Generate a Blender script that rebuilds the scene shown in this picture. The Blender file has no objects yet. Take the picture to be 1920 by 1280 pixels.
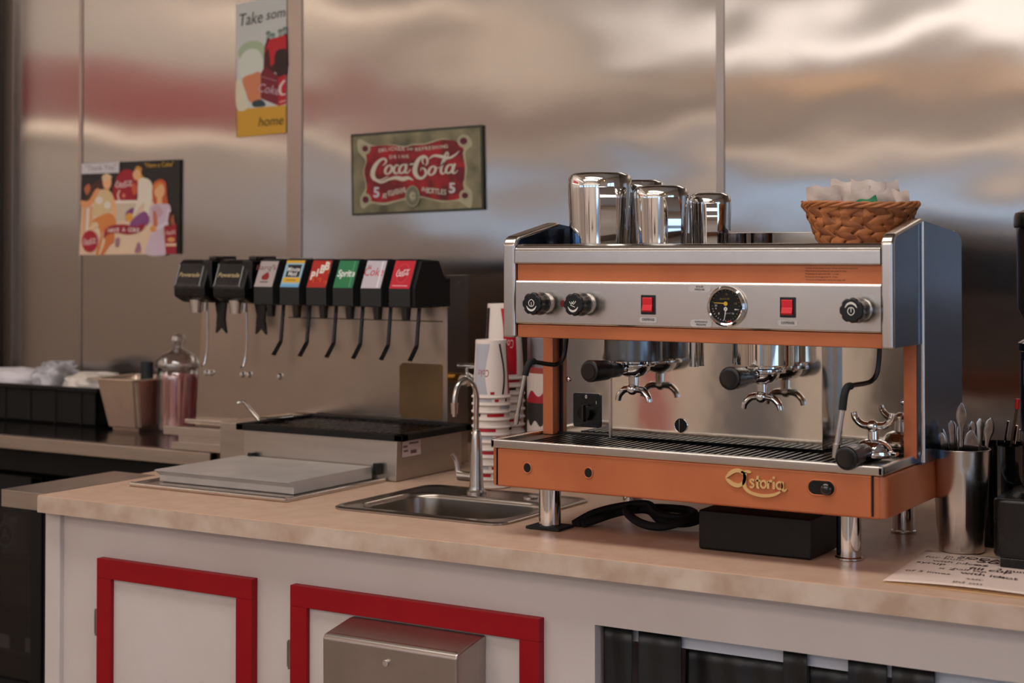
import bpy, bmesh, math, random
from mathutils import Vector, Matrix
from mathutils.geometry import tessellate_polygon
R = math.radians
random.seed(7)
S = bpy.context.scene
COL = S.collection

# ------------------------------------------------------------------ camera, world, light, exposure
F = 2987.75
pitch = R(1.0); yaw = R(31.3313)
cam_d = bpy.data.cameras.new('camera'); cam = bpy.data.objects.new('camera', cam_d); COL.objects.link(cam)
cam.location = (0, 0, 1.43)
cam.rotation_euler = (R(90) + pitch, 0, yaw)
cam_d.sensor_width = 36; cam_d.lens = F * 36 / 1920
cam_d.shift_y = (474.77 - F * math.tan(pitch) - 640) / 1920
cam_d.clip_start = .05; cam_d.clip_end = 200
cam_d.dof.use_dof = True; cam_d.dof.focus_distance = 2.93; cam_d.dof.aperture_fstop = 4.0
S.camera = cam
S.view_settings.view_transform = 'Standard'; S.view_settings.look = 'None'
S.view_settings.exposure = -0.16; S.view_settings.gamma = 1.0; S.view_settings.use_curve_mapping = False
S.cycles.use_denoising = True
S.cycles.max_bounces = 10; S.cycles.glossy_bounces = 8; S.cycles.transmission_bounces = 8
S.cycles.sample_clamp_indirect = 6

w = bpy.data.worlds.new('daylight'); S.world = w; w.use_nodes = True
bg = w.node_tree.nodes['Background']; bg.inputs['Color'].default_value = (.50, .70, 1.0, 1); bg.inputs['Strength'].default_value = 3.1

def area(name, loc, rot, sx, sy, power, col, portal=False):
    l = bpy.data.lights.new(name, 'AREA'); l.shape = 'RECTANGLE'; l.size = sx; l.size_y = sy
    l.energy = power; l.color = col
    if portal: l.cycles.is_portal = True
    o = bpy.data.objects.new(name, l); COL.objects.link(o); o.location = loc; o.rotation_euler = rot
    return o
WIN_F = [(-5.6, -4.3), (-4.1, -2.8), (-2.6, -1.3), (-1.1, .2), (.4, 1.7)]   # window openings in the wall behind the camera
WIN_L = [(-3.9, -2.7), (-2.5, -1.3)]                                        # and in the left wall
for i, (a, b) in enumerate(WIN_F): area('window_portal', ((a + b) / 2, -4.62, 1.80), (R(90), 0, R(180)), b - a, .52, 1, (1, 1, 1), True)
for i, (a, b) in enumerate(WIN_L): area('window_portal', (-6.12, (a + b) / 2, 1.80), (R(90), 0, R(-90)), b - a, .52, 1, (1, 1, 1), True)

# ------------------------------------------------------------------ materials
def lin(c):
    return tuple((x / 255 / 12.92 if x / 255 <= .04045 else ((x / 255 + .055) / 1.055) ** 2.4) for x in c)
_M = {}
def mat(name, rgb, rough=.5, metal=0., noise=0., nscale=20., bump=0., bscale=60., spec=.5, coat=0., rvar=0., stretch=(1, 1, 1), col2=None):
    if name in _M: return _M[name]
    m = bpy.data.materials.new(name); m.use_nodes = True; nt = m.node_tree; b = nt.nodes['Principled BSDF']
    c = lin(rgb); b.inputs['Base Color'].default_value = (*c, 1); b.inputs['Roughness'].default_value = rough
    b.inputs['Metallic'].default_value = metal; b.inputs['Specular IOR Level'].default_value = spec
    b.inputs['Coat Weight'].default_value = coat
    tc = nt.nodes.new('ShaderNodeTexCoord'); mp = nt.nodes.new('ShaderNodeMapping'); mp.inputs['Scale'].default_value = stretch
    nt.links.new(tc.outputs['Object'], mp.inputs['Vector'])
    if noise or rvar:
        n = nt.nodes.new('ShaderNodeTexNoise'); n.inputs['Scale'].default_value = nscale; n.inputs['Detail'].default_value = 4
        nt.links.new(mp.outputs['Vector'], n.inputs['Vector'])
        if noise:
            mx = nt.nodes.new('ShaderNodeMix'); mx.data_type = 'RGBA'
            d = lin(col2) if col2 else tuple(x * (1 - noise) for x in c)
            mx.inputs['A'].default_value = (*c, 1); mx.inputs['B'].default_value = (*d, 1)
            rp = nt.nodes.new('ShaderNodeMapRange'); rp.inputs['From Min'].default_value = .35; rp.inputs['From Max'].default_value = .7
            nt.links.new(n.outputs['Fac'], rp.inputs['Value']); nt.links.new(rp.outputs['Result'], mx.inputs['Factor'])
            nt.links.new(mx.outputs['Result'], b.inputs['Base Color'])
        if rvar:
            rr = nt.nodes.new('ShaderNodeMapRange'); rr.inputs['To Min'].default_value = max(0, rough - rvar); rr.inputs['To Max'].default_value = rough + rvar
            nt.links.new(n.outputs['Fac'], rr.inputs['Value']); nt.links.new(rr.outputs['Result'], b.inputs['Roughness'])
    if bump:
        n2 = nt.nodes.new('ShaderNodeTexNoise'); n2.inputs['Scale'].default_value = bscale; n2.inputs['Detail'].default_value = 3
        nt.links.new(mp.outputs['Vector'], n2.inputs['Vector'])
        bp = nt.nodes.new('ShaderNodeBump'); bp.inputs['Strength'].default_value = 1; bp.inputs['Distance'].default_value = bump
        nt.links.new(n2.outputs['Fac'], bp.inputs['Height']); nt.links.new(bp.outputs['Normal'], b.inputs['Normal'])
    _M[name] = m; return m
def paint(rgb, rough=.5):
    return mat('ink_%02x%02x%02x' % tuple(int(x) for x in rgb), rgb, rough)
def glow(name, rgb, s):
    m = bpy.data.materials.new(name); m.use_nodes = True; b = m.node_tree.nodes['Principled BSDF']
    b.inputs['Base Color'].default_value = (*lin(rgb), 1); b.inputs['Emission Color'].default_value = (*lin(rgb), 1); b.inputs['Emission Strength'].default_value = s
    return m
def glass(name, rgb=(240, 245, 245), rough=.02, lo=.06):
    m = bpy.data.materials.new(name); m.use_nodes = True; nt = m.node_tree; nt.nodes.clear()
    o = nt.nodes.new('ShaderNodeOutputMaterial'); mx = nt.nodes.new('ShaderNodeMixShader'); t = nt.nodes.new('ShaderNodeBsdfTransparent')
    g = nt.nodes.new('ShaderNodeBsdfGlossy'); g.inputs['Roughness'].default_value = rough; t.inputs['Color'].default_value = (*lin(rgb), 1)
    lw = nt.nodes.new('ShaderNodeLayerWeight'); lw.inputs['Blend'].default_value = .35
    mr = nt.nodes.new('ShaderNodeMapRange'); mr.inputs['To Min'].default_value = lo; mr.inputs['To Max'].default_value = .8 if lo > .03 else .22
    nt.links.new(lw.outputs['Facing'], mr.inputs['Value']); nt.links.new(mr.outputs['Result'], mx.inputs['Fac'])
    nt.links.new(t.outputs[0], mx.inputs[1]); nt.links.new(g.outputs[0], mx.inputs[2]); nt.links.new(mx.outputs[0], o.inputs[0])
    return m

def sheet_steel(name, rgb, rough, wave, seed):
    """vertically brushed sheet metal: sideways-smeared reflections, gently buckled sheet"""
    m = bpy.data.materials.new(name); m.use_nodes = True; nt = m.node_tree; b = nt.nodes['Principled BSDF']
    b.inputs['Base Color'].default_value = (*lin(rgb), 1); b.inputs['Metallic'].default_value = 1
    b.inputs['Roughness'].default_value = rough
    b.inputs['Anisotropic'].default_value = .97
    tg = nt.nodes.new('ShaderNodeTangent'); tg.direction_type = 'UV_MAP'; nt.links.new(tg.outputs[0], b.inputs['Tangent'])
    tc = nt.nodes.new('ShaderNodeTexCoord'); mp = nt.nodes.new('ShaderNodeMapping')
    mp.inputs['Location'].default_value = (seed, seed * 2.3, 0); mp.inputs['Scale'].default_value = (.8, .8, 1.1)
    nt.links.new(tc.outputs['Object'], mp.inputs[0])
    n = nt.nodes.new('ShaderNodeTexNoise'); n.inputs['Scale'].default_value = 1.1; n.inputs['Detail'].default_value = 2.5; n.inputs['Roughness'].default_value = .35
    nt.links.new(mp.outputs[0], n.inputs[0])
    bp = nt.nodes.new('ShaderNodeBump'); bp.inputs['Strength'].default_value = 1; bp.inputs['Distance'].default_value = wave
    nt.links.new(n.outputs['Fac'], bp.inputs['Height'])
    mp2 = nt.nodes.new('ShaderNodeMapping'); mp2.inputs['Scale'].default_value = (260, 260, 3)
    nt.links.new(tc.outputs['Object'], mp2.inputs[0])
    n2 = nt.nodes.new('ShaderNodeTexNoise'); n2.inputs['Scale'].default_value = 1; nt.links.new(mp2.outputs[0], n2.inputs[0])
    mr = nt.nodes.new('ShaderNodeMapRange'); mr.inputs['To Min'].default_value = rough - .015; mr.inputs['To Max'].default_value = rough + .015
    nt.links.new(n2.outputs['Fac'], mr.inputs['Value']); nt.links.new(mr.outputs[0], b.inputs['Roughness'])
    nt.links.new(bp.outputs[0], b.inputs['Normal'])
    return m

STEEL = mat('brushed_steel', (192, 182, 172), .30, 1, noise=.15, nscale=6, stretch=(1, 1, 8), rvar=.05)
STEELD = mat('dull_steel', (150, 140, 132), .38, 1, noise=.2, nscale=9, rvar=.06)
PANEL = mat('tower_steel', (184, 171, 159), .24, 1, noise=.14, nscale=5, rvar=.05)
SATIN = mat('satin_steel', (208, 200, 192), .22, 1, noise=.08, nscale=12, rvar=.04)
MIRROR = mat('polished_steel', (220, 212, 202), .075, 1, noise=.05, nscale=8, rvar=.02, bump=.0006, bscale=5)
CHROME = mat('chrome', (222, 220, 218), .06, 1, rvar=.02, nscale=30)
DKSTEEL = mat('side_steel', (92, 112, 138), .16, 1, noise=.2, nscale=6)  # blue base colour stands in for window light reflected in the side
ORANGE = mat('orange_enamel', (194, 112, 68), .4, .3, noise=.10, nscale=9, bump=.00008, bscale=300, coat=.1, col2=(182, 100, 60))
BLACKP = mat('black_plastic', (9, 9, 10), .28, spec=.4, coat=.1, rvar=.06, nscale=30)
BLACKG = mat('black_gloss', (9, 9, 10), .08, coat=.5)
BLACKM = mat('black_matte', (11, 10, 10), .6, spec=.3, noise=.2, nscale=40)
RUBBER = mat('rubber', (14, 14, 14), .75)
GREYP = mat('charcoal_plastic', (34, 35, 36), .45, spec=.35, noise=.1)
REDP = mat('red_paint', (146, 0, 16), .5, spec=.25, noise=.08, nscale=12, bump=.0002, bscale=120)
WHITEP = mat('white_paint', (206, 196, 192), .5, noise=.05, nscale=3, bump=.0002, bscale=90, col2=(196, 184, 178))
CUPW = mat('cup_paper', (228, 214, 206), .5)
PAPER = mat('paper', (232, 208, 194), .8, noise=.04, nscale=5)
GOLD = mat('gold_badge', (216, 174, 116), .4, .25)
BRASS = mat('brass', (176, 130, 60), .25, 1)
LAMIN = mat('counter_laminate', (212, 178, 154), .36, noise=.3, nscale=22, rvar=.05, col2=(202, 166, 142))
LAMEDGE = mat('laminate_edge', (204, 184, 168), .5, noise=.6, nscale=16, col2=(176, 148, 128))

# ------------------------------------------------------------------ mesh helpers
def tag(o, label=None, cat=None, group=None, kind=None):
    if label: o['label'] = label
    if cat: o['category'] = cat
    if group: o['group'] = group
    if kind: o['kind'] = kind
    return o
ORG = {}
def thing(name, loc, label, cat, group=None):
    o = bpy.data.objects.new(name, None); o.empty_display_size = .05; COL.objects.link(o); o.location = loc
    ORG[o.name] = Vector(loc); tag(o, label, cat, group); return o

class MB:
    """collects primitives into one mesh; each may carry its own material"""
    def __init__(s, mat0): s.bm = bmesh.new(); s.mats = [mat0]; s.mi = 0; s.uvl = None
    def use(s, m):
        if m not in s.mats: s.mats.append(m)
        s.mi = s.mats.index(m); return s
    def _add(s, t, M=None):
        if M is not None: bmesh.ops.transform(t, matrix=M, verts=t.verts)
        for f in t.faces: f.material_index = s.mi
        me = bpy.data.meshes.new('t'); t.to_mesh(me); t.free()
        s.bm.from_mesh(me); bpy.data.meshes.remove(me); return s
    def box(s, x0, x1, y0, y1, z0, z1, bev=0., seg=2, M=None):
        t = bmesh.new(); bmesh.ops.create_cube(t, size=1)
        for v in t.verts: v.co = Vector(((x0 + x1) / 2 + v.co.x * (x1 - x0), (y0 + y1) / 2 + v.co.y * (y1 - y0), (z0 + z1) / 2 + v.co.z * (z1 - z0)))
        if bev: bmesh.ops.bevel(t, geom=list(t.edges), offset=bev, segments=seg, affect='EDGES', profile=.5)
        return s._add(t, M)
    def prism(s, pts, axis, a, b, bev=0., seg=2, M=None):
        """pts 2D polygon; axis 'x': pts=(y,z); 'y': (x,z); 'z': (x,y)"""
        t = bmesh.new()
        mk = {'x': lambda p, c: (c, p[0], p[1]), 'y': lambda p, c: (p[0], c, p[1]), 'z': lambda p, c: (p[0], p[1], c)}[axis]
        A = [t.verts.new(mk(p, a)) for p in pts]; B = [t.verts.new(mk(p, b)) for p in pts]
        n = len(pts); t.faces.new(A); t.faces.new(B[::-1])
        for i in range(n): t.faces.new((A[i], B[i], B[(i + 1) % n], A[(i + 1) % n]))
        bmesh.ops.recalc_face_normals(t, faces=t.faces)
        if bev: bmesh.ops.bevel(t, geom=list(t.edges), offset=bev, segments=seg, affect='EDGES', profile=.5)
        return s._add(t, M)
    def lathe(s, prof, c=(0, 0, 0), n=40, M=None, sx=1, sy=1, cap=True):
        """prof list of (r,z)"""
        t = bmesh.new(); rings = []
        for r, z in prof:
            if r < 1e-6: rings.append([t.verts.new((c[0], c[1], c[2] + z))])
            else: rings.append([t.verts.new((c[0] + r * sx * math.cos(2 * math.pi * i / n), c[1] + r * sy * math.sin(2 * math.pi * i / n), c[2] + z)) for i in range(n)])
        for A, B in zip(rings, rings[1:]):
            if len(A) == 1 and len(B) == 1: continue
            if len(A) == 1:
                for i in range(n): t.faces.new((A[0], B[i], B[(i + 1) % n]))
            elif len(B) == 1:
                for i in range(n): t.faces.new((A[i], A[(i + 1) % n], B[0]))
            else:
                for i in range(n): t.faces.new((A[i], A[(i + 1) % n], B[(i + 1) % n], B[i]))
        bmesh.ops.recalc_face_normals(t, faces=t.faces)
        return s._add(t, M)
    def cyl(s, p0, p1, r0, r1=None, n=28, bev=0.):
        p0 = Vector(p0); p1 = Vector(p1); r1 = r0 if r1 is None else r1; L = (p1 - p0).length
        q = (p1 - p0).to_track_quat('Z', 'Y').to_matrix().to_4x4()
        if bev: pr = [(0, 0), (r0 - bev, 0), (r0 - bev * .3, bev * .3), (r0, bev), (r1, L - bev), (r1 - bev * .3, L - bev * .3), (r1 - bev, L), (0, L)]
        else: pr = [(0, 0), (r0, 0), (r1, L), (0, L)]
        return s.lathe(pr, n=n, M=Matrix.Translation(p0) @ q)
    def tube(s, pts, r, n=12, smooth=6, closed=False, flat=None):
        P = [Vector(p) for p in pts]
        if smooth: P = spline(P, smooth, closed)
        rr = r if callable(r) else (lambda u: r)
        t = bmesh.new(); rings = []; N = len(P)
        T0 = (P[1] - P[0]).normalized(); up = Vector((0, 0, 1)) if abs(T0.z) < .9 else Vector((1, 0, 0))
        nx = T0.cross(up).normalized()
        for i in range(N):
            if closed: T = (P[(i + 1) % N] - P[i - 1]).normalized()
            else: T = (P[min(i + 1, N - 1)] - P[max(i - 1, 0)]).normalized()
            nx = (nx - T * nx.dot(T)).normalized(); ny = T.cross(nx)
            ra = rr(i / (N - 1)); fb = flat or 1
            rings.append([t.verts.new(P[i] + nx * ra * math.cos(2 * math.pi * k / n) + ny * ra * fb * math.sin(2 * math.pi * k / n)) for k in range(n)])
        m = N if closed else N - 1
        for i in range(m):
            A = rings[i]; B = rings[(i + 1) % N]
            for k in range(n): t.faces.new((A[k], A[(k + 1) % n], B[(k + 1) % n], B[k]))
        if not closed: t.faces.new(rings[0][::-1]); t.faces.new(rings[-1])
        bmesh.ops.recalc_face_normals(t, faces=t.faces)
        return s._add(t)
    def sphere(s, c, r, sx=1, sy=1, sz=1, n=20):
        t = bmesh.new(); bmesh.ops.create_uvsphere(t, u_segments=n, v_segments=n // 2, radius=r)
        for v in t.verts: v.co = Vector((c[0] + v.co.x * sx, c[1] + v.co.y * sy, c[2] + v.co.z * sz))
        return s._add(t)
    def ring(s, c, R1, r, axis='z', n=32):
        pts = []
        for i in range(n):
            a = 2 * math.pi * i / n; u, v = R1 * math.cos(a), R1 * math.sin(a)
            pts.append({'z': (c[0] + u, c[1] + v, c[2]), 'y': (c[0] + u, c[1], c[2] + v), 'x': (c[0], c[1] + u, c[2] + v)}[axis])
        return s.tube(pts, r, n=8, smooth=0, closed=True)
    def grid(s, fn, nu, nv):
        t = bmesh.new(); V = [[t.verts.new(fn(i / nu, j / nv)) for j in range(nv + 1)] for i in range(nu + 1)]
        for i in range(nu):
            for j in range(nv): t.faces.new((V[i][j], V[i + 1][j], V[i + 1][j + 1], V[i][j + 1]))
        return s._add(t)
    def build(s, name, parent=None, angle=35, solid=0, world=True):
        me = bpy.data.meshes.new(name)
        off = ORG.get(parent.name, Vector((0, 0, 0))) if (parent is not None and world) else Vector((0, 0, 0))
        if off.length: bmesh.ops.translate(s.bm, vec=-off, verts=s.bm.verts)
        for f in s.bm.faces: f.smooth = True
        s.bm.to_mesh(me); s.bm.free()
        for m in s.mats: me.materials.append(m)
        me.set_sharp_from_angle(angle=R(angle))
        o = bpy.data.objects.new(name, me); COL.objects.link(o)
        if parent is not None: o.parent = parent; ORG[o.name] = off
        wn = o.modifiers.new('even_normals', 'WEIGHTED_NORMAL'); wn.keep_sharp = True; wn.weight = 100
        if solid:
            md = o.modifiers.new('thick', 'SOLIDIFY'); md.thickness = solid; md.offset = 0
        return o
def spline(P, k=6, closed=False):
    out = []; n = len(P)
    rng = range(n) if closed else range(n - 1)
    for i in rng:
        if closed: a, b, c, d = P[i - 1], P[i], P[(i + 1) % n], P[(i + 2) % n]
        else: a, b, c, d = P[max(i - 1, 0)], P[i], P[i + 1], P[min(i + 2, n - 1)]
        for j in range(k):
            t = j / k
            out.append(.5 * ((2 * b) + (c - a) * t + (2 * a - 5 * b + 4 * c - d) * t * t + (3 * b - a - 3 * c + d) * t ** 3))
    if not closed: out.append(P[-1])
    return out

class Art:
    """flat printed shapes mapped onto a surface by fn(u, v, lift)"""
    def __init__(s, fn, lift=.0004): s.fn = fn; s.V = []; s.Fc = []; s.m = []; s.mats = []; s.lift = lift; s.k = 1
    def _mi(s, rgb):
        m = rgb if not isinstance(rgb, tuple) else paint(rgb)
        if m not in s.mats: s.mats.append(m)
        return s.mats.index(m)
    def layer(s, k): s.k = k; return s
    def poly(s, pts, rgb):
        s.k += .12; i0 = len(s.V); P = [Vector((p[0], p[1], 0)) for p in pts]
        s.V += [s.fn(p[0], p[1], s.k * s.lift) for p in pts]
        for t in tessellate_polygon([P]): s.Fc.append(tuple(i0 + q for q in t)); s.m.append(s._mi(rgb))
        return s
    def rect(s, u0, v0, u1, v1, rgb, nu=1):
        s.k += .12; mi = s._mi(rgb)
        for i in range(nu):
            a = u0 + (u1 - u0) * i / nu; b = u0 + (u1 - u0) * (i + 1) / nu; i0 = len(s.V)
            s.V += [s.fn(x, y, s.k * s.lift) for x, y in ((a, v0), (b, v0), (b, v1), (a, v1))]
            s.Fc.append((i0, i0 + 1, i0 + 2, i0 + 3)); s.m.append(mi)
        return s
    def ell(s, u, v, a, b, rgb, n=28, rot=0):
        c, q = math.cos(R(rot)), math.sin(R(rot))
        return s.poly([(u + a * math.cos(t) * c - b * math.sin(t) * q, v + a * math.cos(t) * q + b * math.sin(t) * c) for t in [2 * math.pi * i / n for i in range(n)]], rgb)
    def curve(s, pts, rgb, k=5):
        return s.poly([(p.x, p.y) for p in spline([Vector((a, b, 0)) for a, b in pts], k, True)], rgb)
    def stroke(s, pts, rgb, k=6, closed=False, tf=None):
        P = spline([Vector(p) for p in pts], k, closed); s.k += .02; mi = s._mi(rgb); n = len(P); i0 = len(s.V)
        for i, p in enumerate(P):
            if closed: d = P[(i + 1) % n] - P[i - 1]
            else: d = P[min(i + 1, n - 1)] - P[max(i - 1, 0)]
            d.z = 0; d.normalize() if d.length else None
            nn = Vector((-d.y, d.x, 0)) * max(p.z, .0005) / 2
            for q in (p + nn, p - nn):
                a, b = (q.x, q.y) if tf is None else tf(q.x, q.y)
                s.V.append(s.fn(a, b, s.k * s.lift))
        for i in range(n if closed else n - 1):
            j = (i + 1) % n; s.Fc.append((i0 + 2 * i, i0 + 2 * i + 1, i0 + 2 * j + 1, i0 + 2 * j)); s.m.append(mi)
        return s
    def coke(s, u, v, W, H, rgb, rot=0.):
        """the flowing two-word script, 10.4 x 3.7 units"""
        s.k += .2
        c, q = math.cos(R(rot)), math.sin(R(rot))
        def tf(x, y):
            x = x / 10.4 * W; y = y / 3.7 * H
            return u + x * c - y * q, v + x * q + y * c
        st = lambda p, cl=False: s.stroke(p, rgb, 5, cl, tf)
        def o(cx, cy, rx=.36, ry=.55, w=.24):
            st([(cx + rx * math.cos(a) + .22 * ry * math.sin(a) * 2 * .7, cy + ry * math.sin(a), w * (.75 + .45 * abs(math.cos(a)))) for a in [2 * math.pi * i / 8 for i in range(8)]], True)
        st([(1.7, 2.25, .06), (2.0, 2.5, .16), (2.15, 2.9, .22), (1.85, 3.15, .24), (1.3, 2.85, .36), (.75, 2.1, .5), (.5, 1.2, .52), (.75, .55, .42), (1.3, .4, .22), (1.9, .65, .14), (2.3, .85, .1)])
        st([(.75, .5, .2), (1.4, .12, .26), (2.3, .45, .3), (3.1, .62, .42), (3.9, .4, .55), (4.5, .5, .4), (5.1, .15, .05)])
        o(2.35, 1.7); st([(2.6, 2.15, .1), (2.95, 2.0, .1), (3.2, 2.1, .1)])
        st([(3.5, 2.1, .26), (3.3, 2.25, .16), (3.02, 1.9, .26), (2.95, 1.4, .28), (3.2, 1.15, .2), (3.6, 1.4, .1)])
        o(3.95, 1.7); st([(4.45, 2.3, .22), (4.3, 1.8, .26), (4.2, 1.35, .26), (4.45, 1.15, .18), (4.85, 1.6, .08)])
        st([(4.75, 2.2, .14), (5.05, 2.25, .2), (5.25, 2.3, .08)])
        st([(6.35, 2.1, .1), (6.2, 2.5, .16), (6.35, 3.0, .2), (6.7, 2.9, .22), (6.75, 2.3, .2), (6.5, 1.95, .1)])
        st([(6.75, 3.0, .16), (6.4, 3.2, .24), (5.9, 2.9, .38), (5.45, 2.1, .5), (5.3, 1.2, .52), (5.6, .5, .42), (6.1, .4, .3), (6.5, .9, .28), (6.4, 1.5, .24), (6.05, 1.65, .12), (5.95, 1.3, .08)])
        st([(6.9, 2.75, .1), (7.5, 3.15, .26), (8.3, 3.0, .4), (9.1, 2.75, .3), (9.8, 3.1, .24), (10.3, 3.6, .05)])
        o(7.2, 1.25); st([(7.5, 1.7, .1), (8.0, 1.6, .1), (8.6, 2.3, .14), (9.05, 3.1, .16), (9.0, 3.5, .16), (8.75, 3.2, .22), (8.35, 2.0, .28), (8.15, 1.1, .28), (8.35, .75, .2), (8.7, 1.1, .1)])
        o(9.1, 1.35); st([(9.75, 2.0, .24), (9.55, 1.4, .26), (9.42, .95, .26), (9.6, .75, .18), (10.0, 1.1, .08)])
        s.k += .1; return s
    def text(s, txt, u, v, h, rgb, rot=0, shear=0, sx=1, align='CENTER', bold=0.):
        s.k += .25
        cd = bpy.data.curves.new('t', 'FONT'); cd.body = txt; cd.size = 1; cd.shear = shear; cd.align_x = align; cd.align_y = 'CENTER'; cd.offset = bold; cd.resolution_u = 3
        ob = bpy.data.objects.new('t', cd); me = bpy.data.meshes.new_from_object(ob)
        i0 = len(s.V); c, q = math.cos(R(rot)), math.sin(R(rot)); mi = s._mi(rgb)
        for vv in me.vertices:
            x = vv.co.x * h * sx * 1.35; y = vv.co.y * h * 1.35
            s.V.append(s.fn(u + x * c - y * q, v + x * q + y * c, s.k * s.lift))
        for p in me.polygons: s.Fc.append(tuple(i0 + t for t in p.vertices)); s.m.append(mi)
        bpy.data.meshes.remove(me); bpy.data.objects.remove(ob); bpy.data.curves.remove(cd)
        return s
    def build(s, name, parent=None):
        off = ORG.get(parent.name, Vector((0, 0, 0))) if parent is not None else Vector((0, 0, 0))
        me = bpy.data.meshes.new(name); me.from_pydata([tuple(Vector(p) - off) for p in s.V], [], s.Fc)
        for m in s.mats: me.materials.append(m)
        for p, i in zip(me.polygons, s.m): p.material_index = i
        o = bpy.data.objects.new(name, me); COL.objects.link(o)
        if parent is not None: o.parent = parent; ORG[o.name] = off
        return o
def front(x0, y, z0, sx=1., sz=1.):          # surface facing the camera side (-y); u right, v up
    return lambda u, v, h: Vector((x0 + u * sx, y - h, z0 + v * sz))
def dup(root, loc=None, label=None, rotz=None, name=None):
    r = root.copy(); COL.objects.link(r)
    if loc is not None: r.location = loc
    if rotz is not None: r.rotation_euler.z = rotz
    if label: r['label'] = label
    for ch in list(root.children):
        c = ch.copy(); COL.objects.link(c); c.parent = r
        for g in ch.children:
            d = g.copy(); COL.objects.link(d); d.parent = c
    return r
def struct(name, mb, angle=30):
    return tag(mb.build(name, angle=angle), kind='structure')

# ------------------------------------------------------------------ the room
YW = 3.7
FLOORM = mat('floor_tile', (150, 134, 120), .35, noise=.3, nscale=3)
struct('floor', MB(FLOORM).box(-6.1, 2.6, -4.6, YW, -.05, 0))
struct('ceiling', MB(mat('ceiling_paint', (210, 202, 194), .8, noise=.05, nscale=2)).box(-6.1, 2.6, -4.6, YW + .1, 3.2, 3.25))
SHEETS = [(-4.62, -4.22), (-4.2, -3.896), (-3.896, -3.006), (-3.006, -1.637), (-1.637, -.3), (-.3, 1.1), (1.1, 2.6)]
t = MB(sheet_steel('wall_sheet_0', (168, 158, 150), .16, .016, 0))
t.mats = [sheet_steel('wall_sheet_%d' % i, (166, 158, 152), .17, wv, i * 3.7 + 1.3) for i, wv in enumerate((.01, .008, .013, .036, .034, .02, .02))]
for i, (a, b) in enumerate(SHEETS):
    t.mi = i; t.grid(lambda u, v, a=a, b=b: (a + (b - a) * u, YW - (0 if i else .0), 3.2 * v), 2, 4)
wb = struct('wall_back', t)
me = wb.data; uv = me.uv_layers.new(name='UVMap')
for lp in me.loops:
    co = me.vertices[lp.vertex_index].co; uv.data[lp.index].uv = (co.x, co.z)
struct('wall_back', MB(mat('wall_core', (120, 110, 100), .8)).box(-6.1, 2.6, YW + .012, YW + .1, 0, 3.2))
WALLC = mat('cream_wall', (196, 186, 178), .7, noise=.12, nscale=1.2, col2=(168, 156, 148))
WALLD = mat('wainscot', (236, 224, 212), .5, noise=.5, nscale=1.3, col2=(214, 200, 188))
# wall behind the camera, with real window openings
t = MB(WALLC); edges = [-6.1] + [e for w_ in WIN_F for e in w_] + [2.6]
for i in range(0, len(edges), 2): t.box(edges[i], edges[i + 1], -4.6, -4.5, 1.56, 2.05)
t.box(-6.1, 2.6, -4.6, -4.5, 2.05, 3.2); t.use(WALLD).box(-6.1, .4, -4.6, -4.5, 0, 1.56).box(1.7, 2.6, -4.6, -4.5, 0, 1.56)
struct('wall_front', t)
t = MB(WALLC); edges = [-4.6] + [e for w_ in WIN_L for e in w_] + [YW]
for i in range(0, len(edges), 2): t.box(-6.1, -6.0, edges[i], edges[i + 1], 1.56, 2.05)
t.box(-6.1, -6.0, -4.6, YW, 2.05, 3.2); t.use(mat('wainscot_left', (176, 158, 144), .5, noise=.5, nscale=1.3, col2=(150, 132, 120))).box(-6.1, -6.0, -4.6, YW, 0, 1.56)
struct('wall_left', t)
struct('wall_right', MB(WALLC).box(2.5, 2.6, -4.6, -.2, 0, 3.2).box(2.5, 2.6, 2.0, YW, 0, 3.2).box(2.5, 2.6, -.2, 2.0, 2.2, 3.2).box(2.5, 2.6, -.2, 2.0, 0, .45))
FR = mat('window_frame_paint', (120, 112, 106), .4, .3)
PANE = glass('window_pane')
for i, (a, b) in enumerate(WIN_F + WIN_L):
    t = MB(FR); lf = i >= len(WIN_F)
    bars = [(a, b, 1.56, 1.60), (a, b, 2.01, 2.05), (a, a + .04, 1.56, 2.05), (b - .04, b, 1.56, 2.05)]
    for p, q, c, d in bars:
        if lf: t.box(-6.09, -6.01, p, q, c, d)
        else: t.box(p, q, -4.59, -4.51, c, d)
    if (a, b) == (.4, 1.7): t.box(.4, .46, -4.59, -4.51, .0, 1.56); t.box(1.64, 1.7, -4.59, -4.51, 0, 1.56); t.box(.4, 1.7, -4.59, -4.51, 0, .25)
    wo = tag(t.build('window_%d' % (i + 1)), kind='structure')
    g = MB(PANE)
    if lf: g.grid(lambda u, v: (-6.05, a + (b - a) * u, 1.56 + .49 * v), 1, 1)
    else: g.grid(lambda u, v: (a + (b - a) * u, -4.55, 1.56 + .49 * v), 1, 1)
    g.build('pane', wo)
RREF = mat('red_reflection_strip', (190, 60, 70), .4); GREF = mat('grey_reflection_strip', (120, 118, 122), .4); DREF = mat('dark_reflection_strip', (60, 52, 50), .5)  # colours of unseen strips added for the steel to reflect
for i, (a, b, m, h) in enumerate([(-4.84, -4.70, RREF, 1.40), (-5.75, -5.25, GREF, 1.40), (-4.35, -3.85, GREF, 1.2), (-3.3, -2.9, DREF, 1.3), (-2.6, -2.5, RREF, 1.4), (-1.9, -1.0, DREF, 1.1)]):
    struct('trim_%d' % (i + 6), MB(m).box(a, b, -4.499, -4.44, 0.001, h, bev=.005))  # unseen boxes, added to put stripes into the machine's reflections
t = MB(FR)
for p, q, c, d in ((-.2, 2.0, .45, .5), (-.2, 2.0, 2.15, 2.2), (-.2, -.15, .45, 2.2), (.87, .93, .45, 2.2), (1.95, 2.0, .45, 2.2)): t.box(2.51, 2.59, p, q, c, d)
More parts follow.
